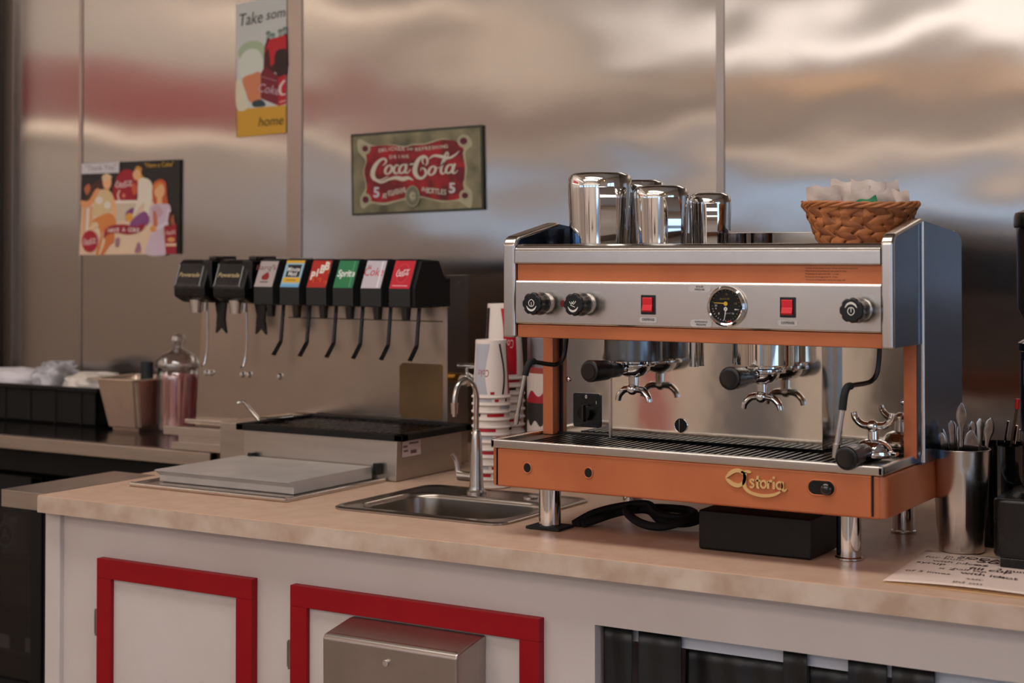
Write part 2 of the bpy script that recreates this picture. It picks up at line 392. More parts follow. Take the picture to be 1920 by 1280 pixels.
wo = tag(t.build('window_8'), kind='structure')
MB(PANE).grid(lambda u, v: (2.55, -.2 + 2.2 * u, .45 + 1.75 * v), 1, 1).build('pane', wo)
area('window_portal', (2.62, .9, 1.32), (R(90), 0, R(90)), 2.2, 1.75, 1, (1, 1, 1), True)
area('window_portal', (1.05, -4.62, .85), (R(90), 0, R(180)), 1.2, 1.1, 1, (1, 1, 1), True)
# ground outside the windows
struct('ground', MB(mat('pavement', (70, 72, 76), .8, noise=.2)).box(-40, 30, -40, -4.7, -.3, -.2).box(-40, -6.2, -4.7, 20, -.3, -.2))
# seam covers and corner moulding on the steel wall
TRIM = mat('seam_trim', (160, 150, 144), .3, 1)
for i, (a, b, d) in enumerate([(-3.034, -2.978, .004), (-1.648, -1.626, .004), (-3.904, -3.889, .004), (-4.235, -4.195, .02)]):
    struct('trim_%d' % (i + 1), MB(TRIM).box(a, b, YW - d, YW + .002, 0, 3.2, bev=.0015))
struct('trim_5', MB(mat('door_jamb', (60, 54, 50), .35, .8)).box(-4.62, -4.30, YW - .14, YW - .001, 0, 3.2, bev=.01))

# light-giving things of the room: tube lights along the walls, pendant lamps, red sign board (all seen only as reflections)
TUBE = glow('tube_light', (255, 236, 214), 6.5)
TUBE2 = glow('dim_tube_light', (255, 236, 214), 2.4)
def tube_light(p0, p1, label, m=None):
    o = thing('tube_light', p0, label, 'light', 'tube lights round the room')
    MB(m or TUBE).cyl(p0, p1, .022, n=12).build('tube', o)
    d = Vector((.035, 0, 0)) if abs(p0[0] - p1[0]) < .01 else Vector((0, -.035, 0))
    if d.x: MB(FR).box(-6.0, -5.975, min(p0[1], p1[1]), max(p0[1], p1[1]), p0[2] - .04, p0[2] + .04).build('housing', o)
    else: MB(FR).box(p0[0], p1[0], -4.498, -4.462, p0[2] - .04, p0[2] + .04).build('housing', o)
tube_light((-5.95, -4.2, 2.80), (-5.95, .6, 2.80), 'upper tube light on the left wall near the ceiling')
tube_light((-5.95, -1.1, 2.03), (-5.95, 2.6, 2.03), 'lower tube light above the left wall windows', TUBE2)
tube_light((-5.8, -4.44, 2.28), (2.3, -4.44, 2.28), 'tube light under the ceiling above the row of windows')
o = thing('menu_board', (-6, 1.1, 2.15), 'plain red painted board on the left wall', 'sign')
MB(mat('board_red', (150, 48, 52), .6)).box(-5.995, -5.96, -.4, 2.0, 2.10, 2.40, bev=.004).build('board', o)
BULB = glow('lamp_bulb', (255, 190, 120), 60)
k = 0
for x, y in ((-2.6, .2), (-1.4, .2), (-.2, .2), (1.0, .2)):
    o = thing('pendant_lamp', (x, y, 2.3), 'warm pendant lamp number %s along the middle of the ceiling' % ('one', 'two', 'three', 'four')[k], 'lamp', 'pendant lamps in a row'); k += 1
    MB(BLACKM).cyl((x, y, 2.52), (x, y, 3.2), .006).build('cord', o)
    MB(BLACKM).lathe([(.02, .22), (.05, .2), (.16, .08), (.18, .02), (.178, .018), (.155, .076), (.045, .19), (.0, .21)], (x, y, 2.3)).build('lamp_shade', o)
    MB(BULB).sphere((x, y, 2.36), .045).build('bulb', o)
# overhead light of the room; the last two are added fill
area('ceiling_and_fill_light', (-1.6, 1.6, 3.12), (0, 0, 0), 3.0, .7, 42, (1, .965, .92))
area('ceiling_and_fill_light', (-1.0, -1.2, 3.12), (0, 0, 0), 4.5, 1.4, 52, (1, .965, .93))
area('ceiling_and_fill_light', (-2.2, -3.4, 3.12), (0, 0, 0), 6, 1.2, 125, (1, .965, .93))  # added fill, brightens the wall behind the camera that the steel reflects
area('ceiling_and_fill_light', (-4.9, .8, 3.08), (0, R(42), 0), .9, 4.0, 115, (1, .955, .90))  # added wash tilted at the left wall to brighten its reflection

# ------------------------------------------------------------------ base cabinet
CT = .91
cab = thing('base_cabinet', (-1.5, 2.8, 0), 'white painted base cabinet with red framed doors under the beige worktop', 'cabinet')
t = MB(WHITEP)
FY = 2.45
for a, b, z0, z1 in ((-2.655, -2.50, .1, .87), (-2.092, -1.978, .1, .87), (-1.433, -1.323, .1, .87), (-2.5, -2.092, .778, .87), (-1.978, -1.433, .778, .87), (-1.323, .7, .785, .87), (-2.5, -2.092, .1, .13), (-1.978, -1.433, .1, .13), (-1.323, .7, .1, .14)):
    t.box(a, b, FY, FY + .02, z0, z1)
t.box(-2.655, -2.635, FY, 3.66, .1, .87); t.box(-2.655, .7, 3.62, 3.66, .1, .87); t.box(.68, .7, FY, 3.66, .1, .87)
t.box(-1.345, -1.325, FY + .02, 3.6, .1, .87); t.box(-2.63, .68, FY + .02, 3.62, .1, .12); t.box(-2.0, -1.98, FY + .02, 3.6, .1, .87)
t.box(-2.672, -2.626, FY - .012, FY + .04, .0, .87, bev=.004)
t.build('carcass', cab)
MB(BLACKM).box(-2.63, .66, FY + .06, 3.6, 0, .1).build('toe_kick', cab)
for x0, x1, hz in ((-2.509, -2.083, .65), (-1.986, -1.425, .65)):
    f = MB(REDP); z0, z1 = .12, .786; bw = .041
    for a, b, c, d in ((x0, x1, z1 - bw, z1), (x0, x1, z0, z0 + bw), (x0, x0 + bw, z0 + bw, z1 - bw), (x1 - bw, x1, z0 + bw, z1 - bw)):
        f.box(a, b, FY - .018, FY + .004, c, d, bev=.0012)
    dr = f.build('door', cab); dr['label'] = 'door with a red painted frame'
    MB(WHITEP).box(x0 + bw - .003, x1 - bw + .003, FY - .008, FY + .003, z0 + bw - .003, z1 - bw + .003).build('door_panel', dr)
    for hz in (.65, .22): MB(STEELD).box(x0 - .011, x0 - .001, FY - .014, FY - .001, hz - .025, hz + .025, bev=.001).cyl((x0 - .003, FY - .014, hz - .028), (x0 - .003, FY - .014, hz + .028), .004).build('hinge', dr)
# shelf rail and black drapes in the open bay
o = thing('shelf_rail', (-.6, 2.62, .75), 'white rail seen between black bags in the open cabinet bay', 'rail')
MB(mat('rail_white', (196, 200, 210), .5)).box(-1.32, .4, 2.488, 2.493, .756, .7765).box(-1.32, .4, 2.493, 2.51, .7725, .7765).build('rail', o)
BAG = mat('bin_bag', (13, 14, 17), .42, noise=.3, nscale=8, bump=.003, bscale=14)
for i, (a, b, top) in enumerate([(-1.318, -1.262, .782), (-1.250, -1.172, .782), (-1.176, -.975, .758), (-.988, -.945, .782), (-.952, -.868, .757), (-.876, -.812, .782), (-.804, -.735, .782), (-.742, .3, .757)]):
    o = tag(MB(BAG).grid(lambda u, v: (a + (b - a) * u, (2.478 if top > .76 else 2.505) + .0025 * math.sin(u * (b - a) * 50 + i * 2 + v * 3) + .003 * math.sin(v * 5 + i) + .002 * math.sin(u * (b - a) * 120 + 6 * v), .13 + (top - .13) * v), 30, 24).build('bin_bag', solid=.002),
            ['narrow black bag hanging at the left end of the open cabinet bay', 'tall black bag second from the left in the open cabinet bay', 'black bag hanging low under the long stretch of white rail', 'tall black bag between the two stretches of white rail',
             'black bag hanging low under the shorter stretch of white rail', 'tall black bag to the right of the shorter white rail stretch', 'tall black bag near the right end of the frame', 'wide black bag hanging low at the far right of the bay'][i], 'bag', 'black bags in the open cabinet bay')
# worktop
t = MB(LAMIN)
HX0, HX1, HY0, HY1 = -1.992, -1.622, 2.612, 2.868      # cut-out for the sink bowl
t.prism([(-2.660, 2.408), (-2.660, 2.765), (-2.712, 2.765), (-2.712, 3.69), (HX0, 3.69), (HX0, 2.408)], 'z', CT - .036, CT)
t.box(HX1, .75, 2.408, 3.69, CT - .036, CT); t.box(HX0, HX1, 2.408, HY0, CT - .036, CT); t.box(HX0, HX1, HY1, 3.69, CT - .036, CT)
wt = t.build('worktop'); ORG[wt.name] = Vector((0, 0, 0))
tag(wt, 'beige laminate worktop with a mottled front edge on the white cabinet', 'worktop')
MB(LAMEDGE).box(-2.661, .75, 2.4065, 2.410, CT - .0365, CT - .0015).build('front_edge', wt)
MB(STEEL).box(-2.792, -2.661, 2.422, 2.762, CT - .037, CT + .001, bev=.0015).build('end_strip', wt)['label'] = 'brushed steel strip capping the left end'
# towel dispenser
td = thing('towel_dispenser', (-1.69, 2.4, .3), 'brushed steel paper towel dispenser on the second red framed door', 'dispenser')
t = MB(mat('dispenser_steel', (178, 166, 158), .33, 1, noise=.15, nscale=8, rvar=.06))
t.prism([(2.348, .38), (2.442, .38), (2.442, .742), (2.426, .742), (2.350, .727), (2.345, .720)], 'x', -1.838, -1.541, bev=.004, seg=3)
t.box(-1.832, -1.547, 2.352, 2.43, .726, .7285)
t.build('body', td)
MB(CHROME).cyl((-1.692, 2.349, .693), (-1.692, 2.340, .693), .0062, bev=.001).build('lock', td)
Art(front(-1.692, 2.3475, .693)).ell(.017, 0, .002, .002, (30, 26, 24), 10).ell(-.017, .001, .002, .002, (30, 26, 24), 10).build('screw_marks', td)

# ------------------------------------------------------------------ left steel counter and fridge
lc = thing('steel_counter', (-3.6, 3.4, 0), 'stainless steel counter along the wall at the left', 'counter')
MB(mat('counter_steel', (120, 112, 108), .2, 1, noise=.25, nscale=5, rvar=.06)).box(-5.9, -2.85, 3.165, 3.69, CT - .004, CT, bev=.0012).build('top', lc)
MB(STEEL).box(-5.9, -2.85, 3.160, 3.19, CT - .04, CT - .003, bev=.003).box(-2.875, -2.85, 3.165, 3.69, CT - .04, CT - .003).build('front_edge', lc)
fr = thing('undercounter_fridge', (-3.6, 3.45, 0), 'black undercounter fridge with dark glass doors below the steel counter', 'fridge')
t = MB(BLACKM); t.box(-5.2, -2.86, 3.66, 3.68, .05, .85); t.box(-5.2, -2.86, 3.26, 3.66, .79, .85); t.box(-5.2, -2.86, 3.26, 3.66, .05, .12)
t.box(-2.88, -2.86, 3.26, 3.66, .05, .85); t.box(-5.2, -5.18, 3.26, 3.66, .05, .85); t.box(-5.2, -2.86, 3.27, 3.29, .792, .85, bev=.003)
t.build('body', fr)
for z in (.52, .24): MB(mat('wire_shelf', (60, 60, 60), .4, .8)).box(-5.18, -2.88, 3.30, 3.65, z, z + .008).build('shelf', fr)
DG = glass('dark_glass', (136, 138, 140), .05, .02)
for x0, x1 in ((-5.18, -4.51), (-4.50, -3.56), (-3.55, -2.87)):
    d = MB(BLACKM); z0, z1 = .13, .78
    for a, b, c, e in ((x0, x1, z1 - .05, z1), (x0, x1, z0, z0 + .05), (x0, x0 + .045, z0, z1), (x1 - .045, x1, z0, z1)): d.box(a, b, 3.235, 3.26, c, e, bev=.002)
    do = d.build('door', fr)
    MB(DG).grid(lambda u, v: (x0 + (x1 - x0) * u, 3.25, z0 + (z1 - z0) * v), 1, 1).build('glass_pane', do)
    MB(STEELD).box((x0 + x1) / 2 - .05, (x0 + x1) / 2 + .05, 3.225, 3.236, .745, .76, bev=.002).build('handle', do)
o = tag(MB(mat('fridge_badge_jar', (120, 118, 112), .3, .4)).lathe([(0, 0), (.045, 0), (.047, .02), (.047, .085), (.04, .1), (.04, .115), (0, .115)], (-3.80, 3.36, .528)).build('jar'), 'round jar with a pale emblem on the upper fridge shelf', 'jar')
ORG[o.name] = Vector((0, 0, 0)); o['label'] = 'round grey jar on the upper shelf inside the dark fridge'
Art(front(-3.80, 3.312, .585)).ell(0, 0, .036, .036, (140, 138, 132)).ell(0, 0, .03, .03, (30, 30, 30)).text('A', 0, 0, .035, (140, 138, 132)).build('emblem', o)
tag(MB(mat('orange_food', (170, 100, 50), .6, noise=.4, nscale=60)).box(-3.74, -3.64, 3.35, 3.43, .528, .61, bev=.02, seg=3).build('snack_bag'), 'orange snack bag beside the round jar inside the fridge', 'bag')
for i, x in enumerate((-3.81, -3.66)):
    tag(MB(mat('price_card', (170, 160, 155), .6)).box(x - .04, x + .04, 3.302, 3.306, .25, .29).build('shelf_card'), ('left pale card on the lower fridge shelf', 'right pale card on the lower fridge shelf, by the cabinet')[i], 'card', 'pale cards on the fridge shelf')

# black tray with wrapped bundles
bt = thing('black_tray', (-3.85, 3.45, CT), 'black plastic tray on the steel counter at the far left', 'tray')
t = MB(BLACKM); x0, x1, y0, y1, z0, z1 = -4.19, -3.535, 3.425, 3.66, CT + .002, CT + .115
t.box(x0, x1, y0, y1, z0, z0 + .006)
for a, b, c, d in ((x0, x1, y0, y0 + .008), (x0, x1, y1 - .008, y1), (x0, x0 + .008, y0, y1), (x1 - .008, x1, y0, y1)): t.box(a, b, c, d, z0, z1, bev=.001)
for a, b, c, d in ((x0 - .012, x1 + .012, y0 - .012, y0 + .004), (x0 - .012, x1 + .012, y1 - .004, y1 + .012), (x0 - .012, x0 + .004, y0, y1), (x1 - .004, x1 + .012, y0, y1)): t.box(a, b, c, d, z1 - .01, z1 + .002, bev=.002)
for x in (-4.05, -3.93, -3.82, -3.71, -3.6): t.box(x - .003, x + .003, y0 - .003, y0 + .002, z0, z1)
t.build('tray_body', bt)
PLAS = mat('clear_wrap', (196, 192, 196), .25, noise=.3, nscale=18, bump=.004, bscale=30, col2=(120, 116, 118))
def blob(c, s, seed, m, name, amp=.25, n=28):
    rnd = random.Random(seed); ph = [rnd.uniform(0, 6) for _ in range(8)]
    def fn(u, v):
        a = u * 2 * math.pi; b = (v - .5) * math.pi
        k = 1 + amp * (.4 * math.sin(3 * a + ph[0] + 2 * b) + .3 * math.sin(5 * a + ph[1] - 3 * b) + .25 * math.sin(9 * a + 7 * b + ph[2]) + .2 * math.sin(13 * b + ph[3] + 4 * a))
        cb = max(math.cos(b), 0) ** .6
        z = math.copysign(abs(math.sin(b)) ** .7, math.sin(b))
        return (c[0] + s[0] * math.cos(a) * cb * k, c[1] + s[1] * math.sin(a) * cb * k, c[2] + s[2] * z * (1 + (k - 1) * .5))
    return MB(m).grid(fn, n * 2, n).build(name, angle=60)
tag(blob((-4.03, 3.54, CT + .108), (.13, .085, .045), 1, mat('white_napkins', (215, 208, 212), .6, noise=.1, nscale=8, bump=.002, bscale=20), 'napkin_bundle', .1), 'bundle of white napkins lying at the left in the black tray', 'napkins')
tag(blob((-3.82, 3.54, CT + .118), (.06, .07, .058), 4, PLAS, 'plastic_bag', .35), 'crumpled clear plastic bag in the middle of the black tray', 'bag')
tag(blob((-3.66, 3.54, CT + .112), (.09, .08, .04), 9, mat('white_wrap', (225, 214, 204), .4, noise=.2, nscale=22, bump=.002, bscale=30), 'wrapped_bundle', .2), 'white wrapped bundle at the right end of the black tray', 'bundle')

# steel pan with black handled tools
pn = thing('steel_pan', (-3.40, 3.45, CT), 'deep tapered steel pan standing on the steel counter', 'pan')
def frustum(mb, b, tp, z0, z1):
    bm_ = bmesh.new(); vs = [bm_.verts.new(p) for p in [(b[0], b[2], z0), (b[1], b[2], z0), (b[1], b[3], z0), (b[0], b[3], z0), (tp[0], tp[2], z1), (tp[1], tp[2], z1), (tp[1], tp[3], z1), (tp[0], tp[3], z1)]]
    for f in ((3, 2, 1, 0), (0, 1, 5, 4), (1, 2, 6, 5), (2, 3, 7, 6), (3, 0, 4, 7)): bm_.faces.new([vs[i] for i in f])
    es = [e for e in bm_.edges if not (abs(e.verts[0].co.z - z1) < 1e-6 and abs(e.verts[1].co.z - z1) < 1e-6)]
    bmesh.ops.bevel(bm_, geom=es, offset=.012, segments=3, affect='EDGES')
    mb._add(bm_)
t = MB(mat('pan_steel', (214, 196, 180), .34, 1, noise=.2, nscale=10, rvar=.08)); frustum(t, (-3.462, -3.335, 3.395, 3.51), (-3.49, -3.325, 3.37, 3.54), CT + .001, CT + .152)
for a, b, c, d in ((-3.505, -3.31, 3.355, 3.372), (-3.505, -3.31, 3.538, 3.555), (-3.505, -3.488, 3.355, 3.555), (-3.327, -3.31, 3.355, 3.555)): t.box(a, b, c, d, CT + .150, CT + .155, bev=.002)
t.build('pan_body', pn)
for i, (x, y, r, h) in enumerate(((-3.352, 3.44, .019, 1.115), (-3.335, 3.485, .014, 1.10))):
    tag(MB(mat('tool_handle', (22, 28, 32), .4)).tube([(x, y, .93), (x + .003, y, 1.0), (x + .005, y, h - .03), (x + .005, y, h)], lambda u, r=r: r * (.6 + .4 * min(1, u * 2)) * (1 if u < .97 else .7)).build('scoop_handle'),
        ('larger black handled scoop standing in the steel pan', 'smaller black handled scoop standing at the back of the steel pan')[i], 'scoop', 'black handled scoops in the pan')
# glass candy jar
JX, JY = -3.262, 3.48
jr = thing('candy_jar', (JX, JY, CT), 'lidded glass jar of pink candy on the steel counter', 'jar')
GL = glass('jar_glass', (232, 224, 222), .12, .22)
MB(GL).lathe([(0, .004), (.054, .004), (.060, .012), (.063, .05), (.063, .155), (.060, .172), (.052, .180), (.052, .187)], (JX, JY, CT), n=48).build('jar_body', jr)
l = MB(GL).lathe([(.064, .186), (.066, .192), (.064, .206), (.05, .222), (.028, .236), (.016, .242), (.012, .248), (.018, .256), (.023, .266), (.020, .278), (.010, .284), (0, .285)], (JX, JY, CT), n=48).build('lid', jr)
t = MB(mat('candy_pink', (240, 178, 174), .45)); rnd = random.Random(3)
t.use(mat('candy_pink', (240, 178, 174), .45)); t.mats.append(mat('candy_rose', (214, 110, 112), .45))
for i in range(70):
    a = rnd.uniform(0, 6.28); r = .054 * math.sqrt(rnd.random()); tl = rnd.uniform(-.02, .02); a2 = rnd.uniform(0, 6.28)
    x, y = JX + r * math.cos(a) * .8, JY + r * math.sin(a) * .8; t.mi = i % 2
    t.cyl((x, y, CT + .012), (JX + (r * math.cos(a) + tl * math.cos(a2)) * .85, JY + (r * math.sin(a) + tl * math.sin(a2)) * .85, CT + .16 + rnd.uniform(-.012, .012)), .0055, n=8)
tag(t.build('candy_sticks'), 'pink and rose candy sticks filling the glass jar', 'candy', kind='stuff')

# ------------------------------------------------------------------ wall signs
CREAM = (205, 196, 178); CRED = (176, 14, 34)
def sign(name, corners, label, depth=.004):
    """corners: (tl, tr, br, bl) as (x, z); returns a thing and the bilinear map"""
    tl, tr, br, bl = [Vector((p[0], 0, p[1])) for p in corners]
    o = thing(name, (bl.x, YW, bl.z), label, 'sign')
    fn = lambda u, v, h: (lambda p: Vector((p.x, YW - .004 - depth - h, p.z)))((bl * (1 - u) + br * u) * (1 - v) + (tl * (1 - u) + tr * u) * v)
    t = MB(mat('tin_plate', (60, 54, 48), .4, .5)); t.prism([(p.x, p.z) for p in (bl, br, tr, tl)], 'y', YW - .003, YW - .004 - depth)
    t.build('plate', o); return o, fn
def remap(fn, f): return lambda a, b, h: fn(*f(a, b), h)
# large weathered sign
o, fn = sign('drink_sign', ((-2.792, 1.774), (-2.343, 1.783), (-2.340, 1.550), (-2.789, 1.539)), 'weathered red and olive Coca-Cola tin sign at the middle of the wall')
def f4(x, y):
    u = (x - 145) / 1570; tp = 205 - 115 * u; bt_ = 1175 - 65 * u; return u, (bt_ - y) / (bt_ - tp)
OL = mat('weathered_olive', (150, 140, 108), .5, noise=1, nscale=14, col2=(84, 82, 60)); DR = mat('weathered_red', (170, 14, 30), .45, noise=1, nscale=26, col2=(84, 8, 20))
a = Art(remap(fn, f4))
a.poly([(140, 205), (1715, 88), (1722, 1112), (145, 1178)], (52, 56, 44)).poly([(165, 235), (1690, 120), (1697, 1085), (170, 1150)], OL)
a.curve([(240, 260), (420, 335), (640, 325), (800, 345), (900, 320), (1050, 310), (1260, 255), (1440, 290), (1540, 215), (1600, 330), (1520, 420), (1535, 620), (1520, 800), (1590, 900), (1570, 1090), (1430, 1010), (1220, 1015), (1000, 965), (900, 1075), (800, 990), (560, 1050), (400, 1030), (280, 1090), (250, 970), (320, 840), (290, 650), (320, 520), (230, 400)], (176, 168, 138))
a.curve([(330, 380), (430, 345), (640, 335), (800, 360), (900, 335), (1060, 325), (1260, 268), (1440, 300), (1500, 390), (1490, 440), (1515, 620), (1490, 800), (1500, 900), (1420, 985), (1220, 995), (1000, 945), (900, 930), (800, 965), (560, 1020), (400, 1005), (310, 960), (335, 840), (305, 650), (335, 520)], DR)
for x, y, r in ((1500, 285, 42), (320, 375, 36), (320, 985, 40), (1510, 940, 36)):
    a.ell(x, y, r + 30, r + 36, (168, 160, 132)).ell(x, y, r, r, (90, 10, 26))
for pts in ([(1270, 380), (1400, 340), (1480, 420), (1380, 470), (1280, 440)], [(420, 800), (600, 780), (720, 860), (560, 900)], [(1400, 640), (1500, 600), (1500, 760), (1430, 780)], [(340, 560), (400, 540), (380, 700), (320, 700)]): a.curve(pts, (110, 8, 26))

def arc_text(ar, txt, x0, x1, yf, h, rgb, rotf=lambda u: 0, sx=1., bold=.02):
    n = len(txt)
    for i, ch in enumerate(txt):
        if ch == ' ': continue
        u = (i + .5) / n; ar.text(ch, x0 + (x1 - x0) * u, yf(u), -h, rgb, rot=rotf(u), sx=-sx, bold=bold); ar.k -= .2
    ar.k += .2
arc_text(a, 'DELICIOUS', 490, 810, lambda u: 402 - 18 * u - 14 * math.sin(u * 3), 44, CREAM, lambda u: 2 - 8 * u)
arc_text(a, 'AND', 830, 910, lambda u: 384 - 4 * u, 26, CREAM)
arc_text(a, 'REFRESHING', 930, 1320, lambda u: 388 - 40 * u, 44, CREAM, lambda u: -6)
arc_text(a, 'DRINK', 615, 865, lambda u: 478 - 8 * u, 42, CREAM, lambda u: -2)
a.coke(365, 800, 1120, -345, (208, 198, 180), rot=-3.2)
arc_text(a, 'AT', 535, 590, lambda u: 945, 62, CREAM, lambda u: -8, .7)
arc_text(a, 'FOUNTAINS', 600, 820, lambda u: 920 - 50 * u, 66, CREAM, lambda u: -14, .55)
arc_text(a, 'IN', 1000, 1050, lambda u: 860 + 10 * u, 52, CREAM, lambda u: 16, .7)
arc_text(a, 'BOTTLES', 1060, 1300, lambda u: 878 + 26 * u, 66, CREAM, lambda u: 6, .75)
a.text('5', 462, 905, -125, (206, 196, 200), sx=-1, bold=.03).text('5', 1368, 855, -125, (206, 196, 200), sx=-1, bold=.03)
a.text('c', 462, 925, -30, (206, 196, 200), sx=-1).text('c', 1368, 875, -30, (206, 196, 200), sx=-1)
a.ell(900, 945, 88, 128, (150, 142, 116)).ell(900, 945, 74, 112, (112, 110, 90)).ell(900, 945, 40, 62, (150, 142, 120)).text('C', 900, 945, -70, (200, 190, 170), sx=-1)
a.build('printed_face', o)

# square sign with the soda fountain scene (generic painted figures)
o, fn = sign('refreshment_sign', ((-3.884, 1.722), (-3.456, 1.722), (-3.457, 1.428), (-3.888, 1.425)), 'small square Coca-Cola tin sign with three painted women at the far left')
def f2(x, y):
    u = (x - 95) / 1070; tp = 160 - 40 * u; return u, (1145 - y) / (1145 - tp)
SK = (222, 150, 98); SKL = (232, 176, 128); HB = (70, 34, 20); WH = (222, 206, 196); PK = (196, 160, 176)
a = Art(remap(fn, f2))
a.poly([(95, 160), (1165, 120), (1165, 1145), (82, 1145)], (24, 20, 18))
a.poly([(100, 590), (480, 560), (860, 560), (1060, 640), (1050, 1145), (82, 1145)], (226, 196, 168)).poly([(110, 640), (230, 620), (230, 1000), (100, 1000)], (214, 160, 120)).poly([(160, 640), (190, 640), (180, 900), (150, 900)], WH)
a.ell(600, 400, 128, 175, (160, 10, 36)).rect(450, 400, 705, 560, (160, 10, 36)).coke(470, 425, 200, -85, (226, 206, 200))
a.stroke([(525, 450, 16), (505, 500, 18), (520, 560, 20)], (228, 190, 170)).ell(570, 510, 18, 22, (220, 120, 90))
a.rect(440, 560, 720, 590, (236, 222, 206)).rect(450, 590, 700, 780, (206, 190, 166))
# left woman
a.curve([(230, 380), (300, 330), (350, 300), (340, 430), (250, 470), (200, 520), (170, 580), (140, 560), (170, 450)], HB).curve([(130, 430), (180, 380), (200, 440), (160, 500)], (180, 96, 60))
a.ell(385, 360, 48, 85, SKL).curve([(330, 300), (385, 272), (440, 310), (400, 330), (345, 360)], (226, 188, 150)).rect(368, 430, 408, 480, SK)
a.curve([(210, 560), (260, 470), (340, 440), (430, 470), (460, 560), (440, 680), (330, 720), (230, 720), (240, 600)], (214, 186, 140))
a.curve([(100, 560), (180, 560), (260, 440), (300, 450), (230, 590), (150, 640), (100, 620)], SK).ell(300, 560, 42, 40, (226, 214, 202)).ell(392, 610, 36, 40, (226, 214, 202))
a.curve([(440, 500), (480, 580), (500, 700), (470, 760), (440, 640)], SKL).curve([(230, 780), (330, 720), (430, 700), (490, 780), (470, 860), (360, 860), (340, 980), (300, 1140), (270, 1130), (320, 960), (300, 860)], (214, 130, 66))
a.curve([(350, 860), (460, 850), (470, 1000), (420, 1050), (360, 1140), (320, 1140), (370, 1000)], (206, 116, 60)).curve([(110, 1000), (240, 800), (300, 830), (220, 900), (140, 1100), (100, 1100)], (222, 190, 150))
# middle woman
a.curve([(690, 220), (720, 190), (765, 215), (760, 270), (800, 330), (760, 330), (700, 250)], (200, 140, 50)).ell(712, 285, 44, 58, SKL).rect(720, 320, 760, 370, SKL)
a.curve([(730, 350), (800, 320), (870, 370), (885, 520), (860, 640), (840, 760), (780, 760), (800, 600), (740, 640), (700, 720), (670, 720), (720, 560)], (230, 218, 200))
a.curve([(600, 690), (680, 640), (660, 740), (600, 780)], (130, 60, 120)).curve([(640, 820), (700, 740), (800, 680), (850, 760), (820, 830), (700, 850)], (134, 70, 130)).ell(635, 745, 42, 46, (224, 158, 60)).curve([(655, 400), (700, 380), (720, 470), (680, 500)], (206, 90, 50))
# right woman
a.curve([(885, 400), (920, 350), (980, 335), (1025, 380), (1035, 520), (1045, 600), (980, 620), (900, 600), (880, 500)], (196, 84, 40)).ell(955, 460, 56, 84, SKL).curve([(900, 400), (960, 365), (1010, 400), (960, 395), (905, 450)], (222, 130, 60)).rect(930, 530, 985, 600, SKL)
a.curve([(850, 660), (900, 610), (1000, 600), (1070, 620), (1060, 760), (1000, 880), (1010, 1000), (1040, 1145), (820, 1145), (850, 980), (880, 880)], (206, 184, 200)).curve([(880, 640), (950, 620), (1000, 700), (930, 760), (890, 720)], PK).curve([(890, 700), (920, 690), (940, 820), (900, 860)], (196, 110, 80)).ell(895, 870, 36, 36, (222, 150, 80))
a.stroke([(1060, 650, 36), (1040, 800, 44), (930, 870, 34)], (216, 204, 214))
a.curve([(355, 970), (400, 850), (560, 820), (700, 840), (800, 815), (770, 890), (640, 930), (480, 910), (400, 930)], (150, 18, 40))
arc_text(a, 'HAVE A COKE', 405, 750, lambda u: 888 - 8 * math.sin(3.1 * u), 46, (232, 214, 206), lambda u: 3 - 6 * u, .85)
a.ell(205, 1000, 96, 124, (222, 170, 150)).ell(205, 1000, 90, 118, (164, 16, 40)).coke(128, 1040, 150, -80, (226, 206, 200))
a.poly([(1010, 840), (1140, 820), (1140, 1145), (1030, 1145)], (160, 20, 44)).coke(1028, 935, 108, -50, (226, 200, 196)).ell(1085, 990, 40, 26, (214, 150, 90)).rect(1030, 1030, 1140, 1060, (222, 190, 160)).stroke([(1075, 690, 20), (1070, 780, 40), (1085, 840, 40)], (110, 40, 20)).stroke([(1105, 720, 12), (1100, 780, 34), (1110, 830, 34)], (170, 90, 60))
for p in ([(700, 1120), (740, 1010), (760, 1110)], [(490, 980), (530, 970), (520, 1050), (490, 1060)]): a.curve(p, (160, 110, 130))
a.poly([(105, 165), (525, 145), (522, 262), (104, 275)], (206, 200, 204))
a.text('"Thank You"', 318, 210, -62, (120, 112, 116), sx=-.82, rot=-3).text('"Have a Coke"', 955, 180, -52, (196, 150, 50), sx=-.75, rot=-2.5, bold=.015)
a.build('printed_face', o)

# tall poster tucked under the seam cover (figure replaced by a plain pale swirl)
o, fn = sign('carton_poster', ((-3.2335, 2.187), (-3.0345, 2.200), (-3.0345, 1.788), (-3.2285, 1.782)), 'tall white and yellow poster with a red six bottle carton high on the wall', depth=.0015)
def f3(x, y):
    u = (x - 112) / 447; tp = 38 - 44 * u; bt_ = 1213 - 28 * u; return u, (bt_ - y) / (bt_ - tp)
a = Art(remap(fn, f3))
a.poly([(112, 38), (559, -6), (559, 950), (118, 968)], (206, 210, 206)).poly([(118, 966), (557, 945), (556, 1185), (118, 1213)], (212, 160, 46))
a.curve([(130, 480), (170, 400), (260, 370), (350, 400), (370, 470), (330, 560), (200, 560)], (172, 190, 156)).curve([(140, 540), (210, 450), (300, 450), (345, 520), (350, 640), (300, 720), (200, 720), (140, 640)], (216, 220, 208))
a.curve([(170, 700), (260, 660), (330, 660), (340, 860), (290, 920), (230, 900), (200, 820)], (214, 132, 92)).curve([(118, 700), (170, 760), (215, 950), (118, 960)], (224, 216, 190)).curve([(262, 905), (340, 890), (375, 945), (270, 950)], (38, 62, 70))
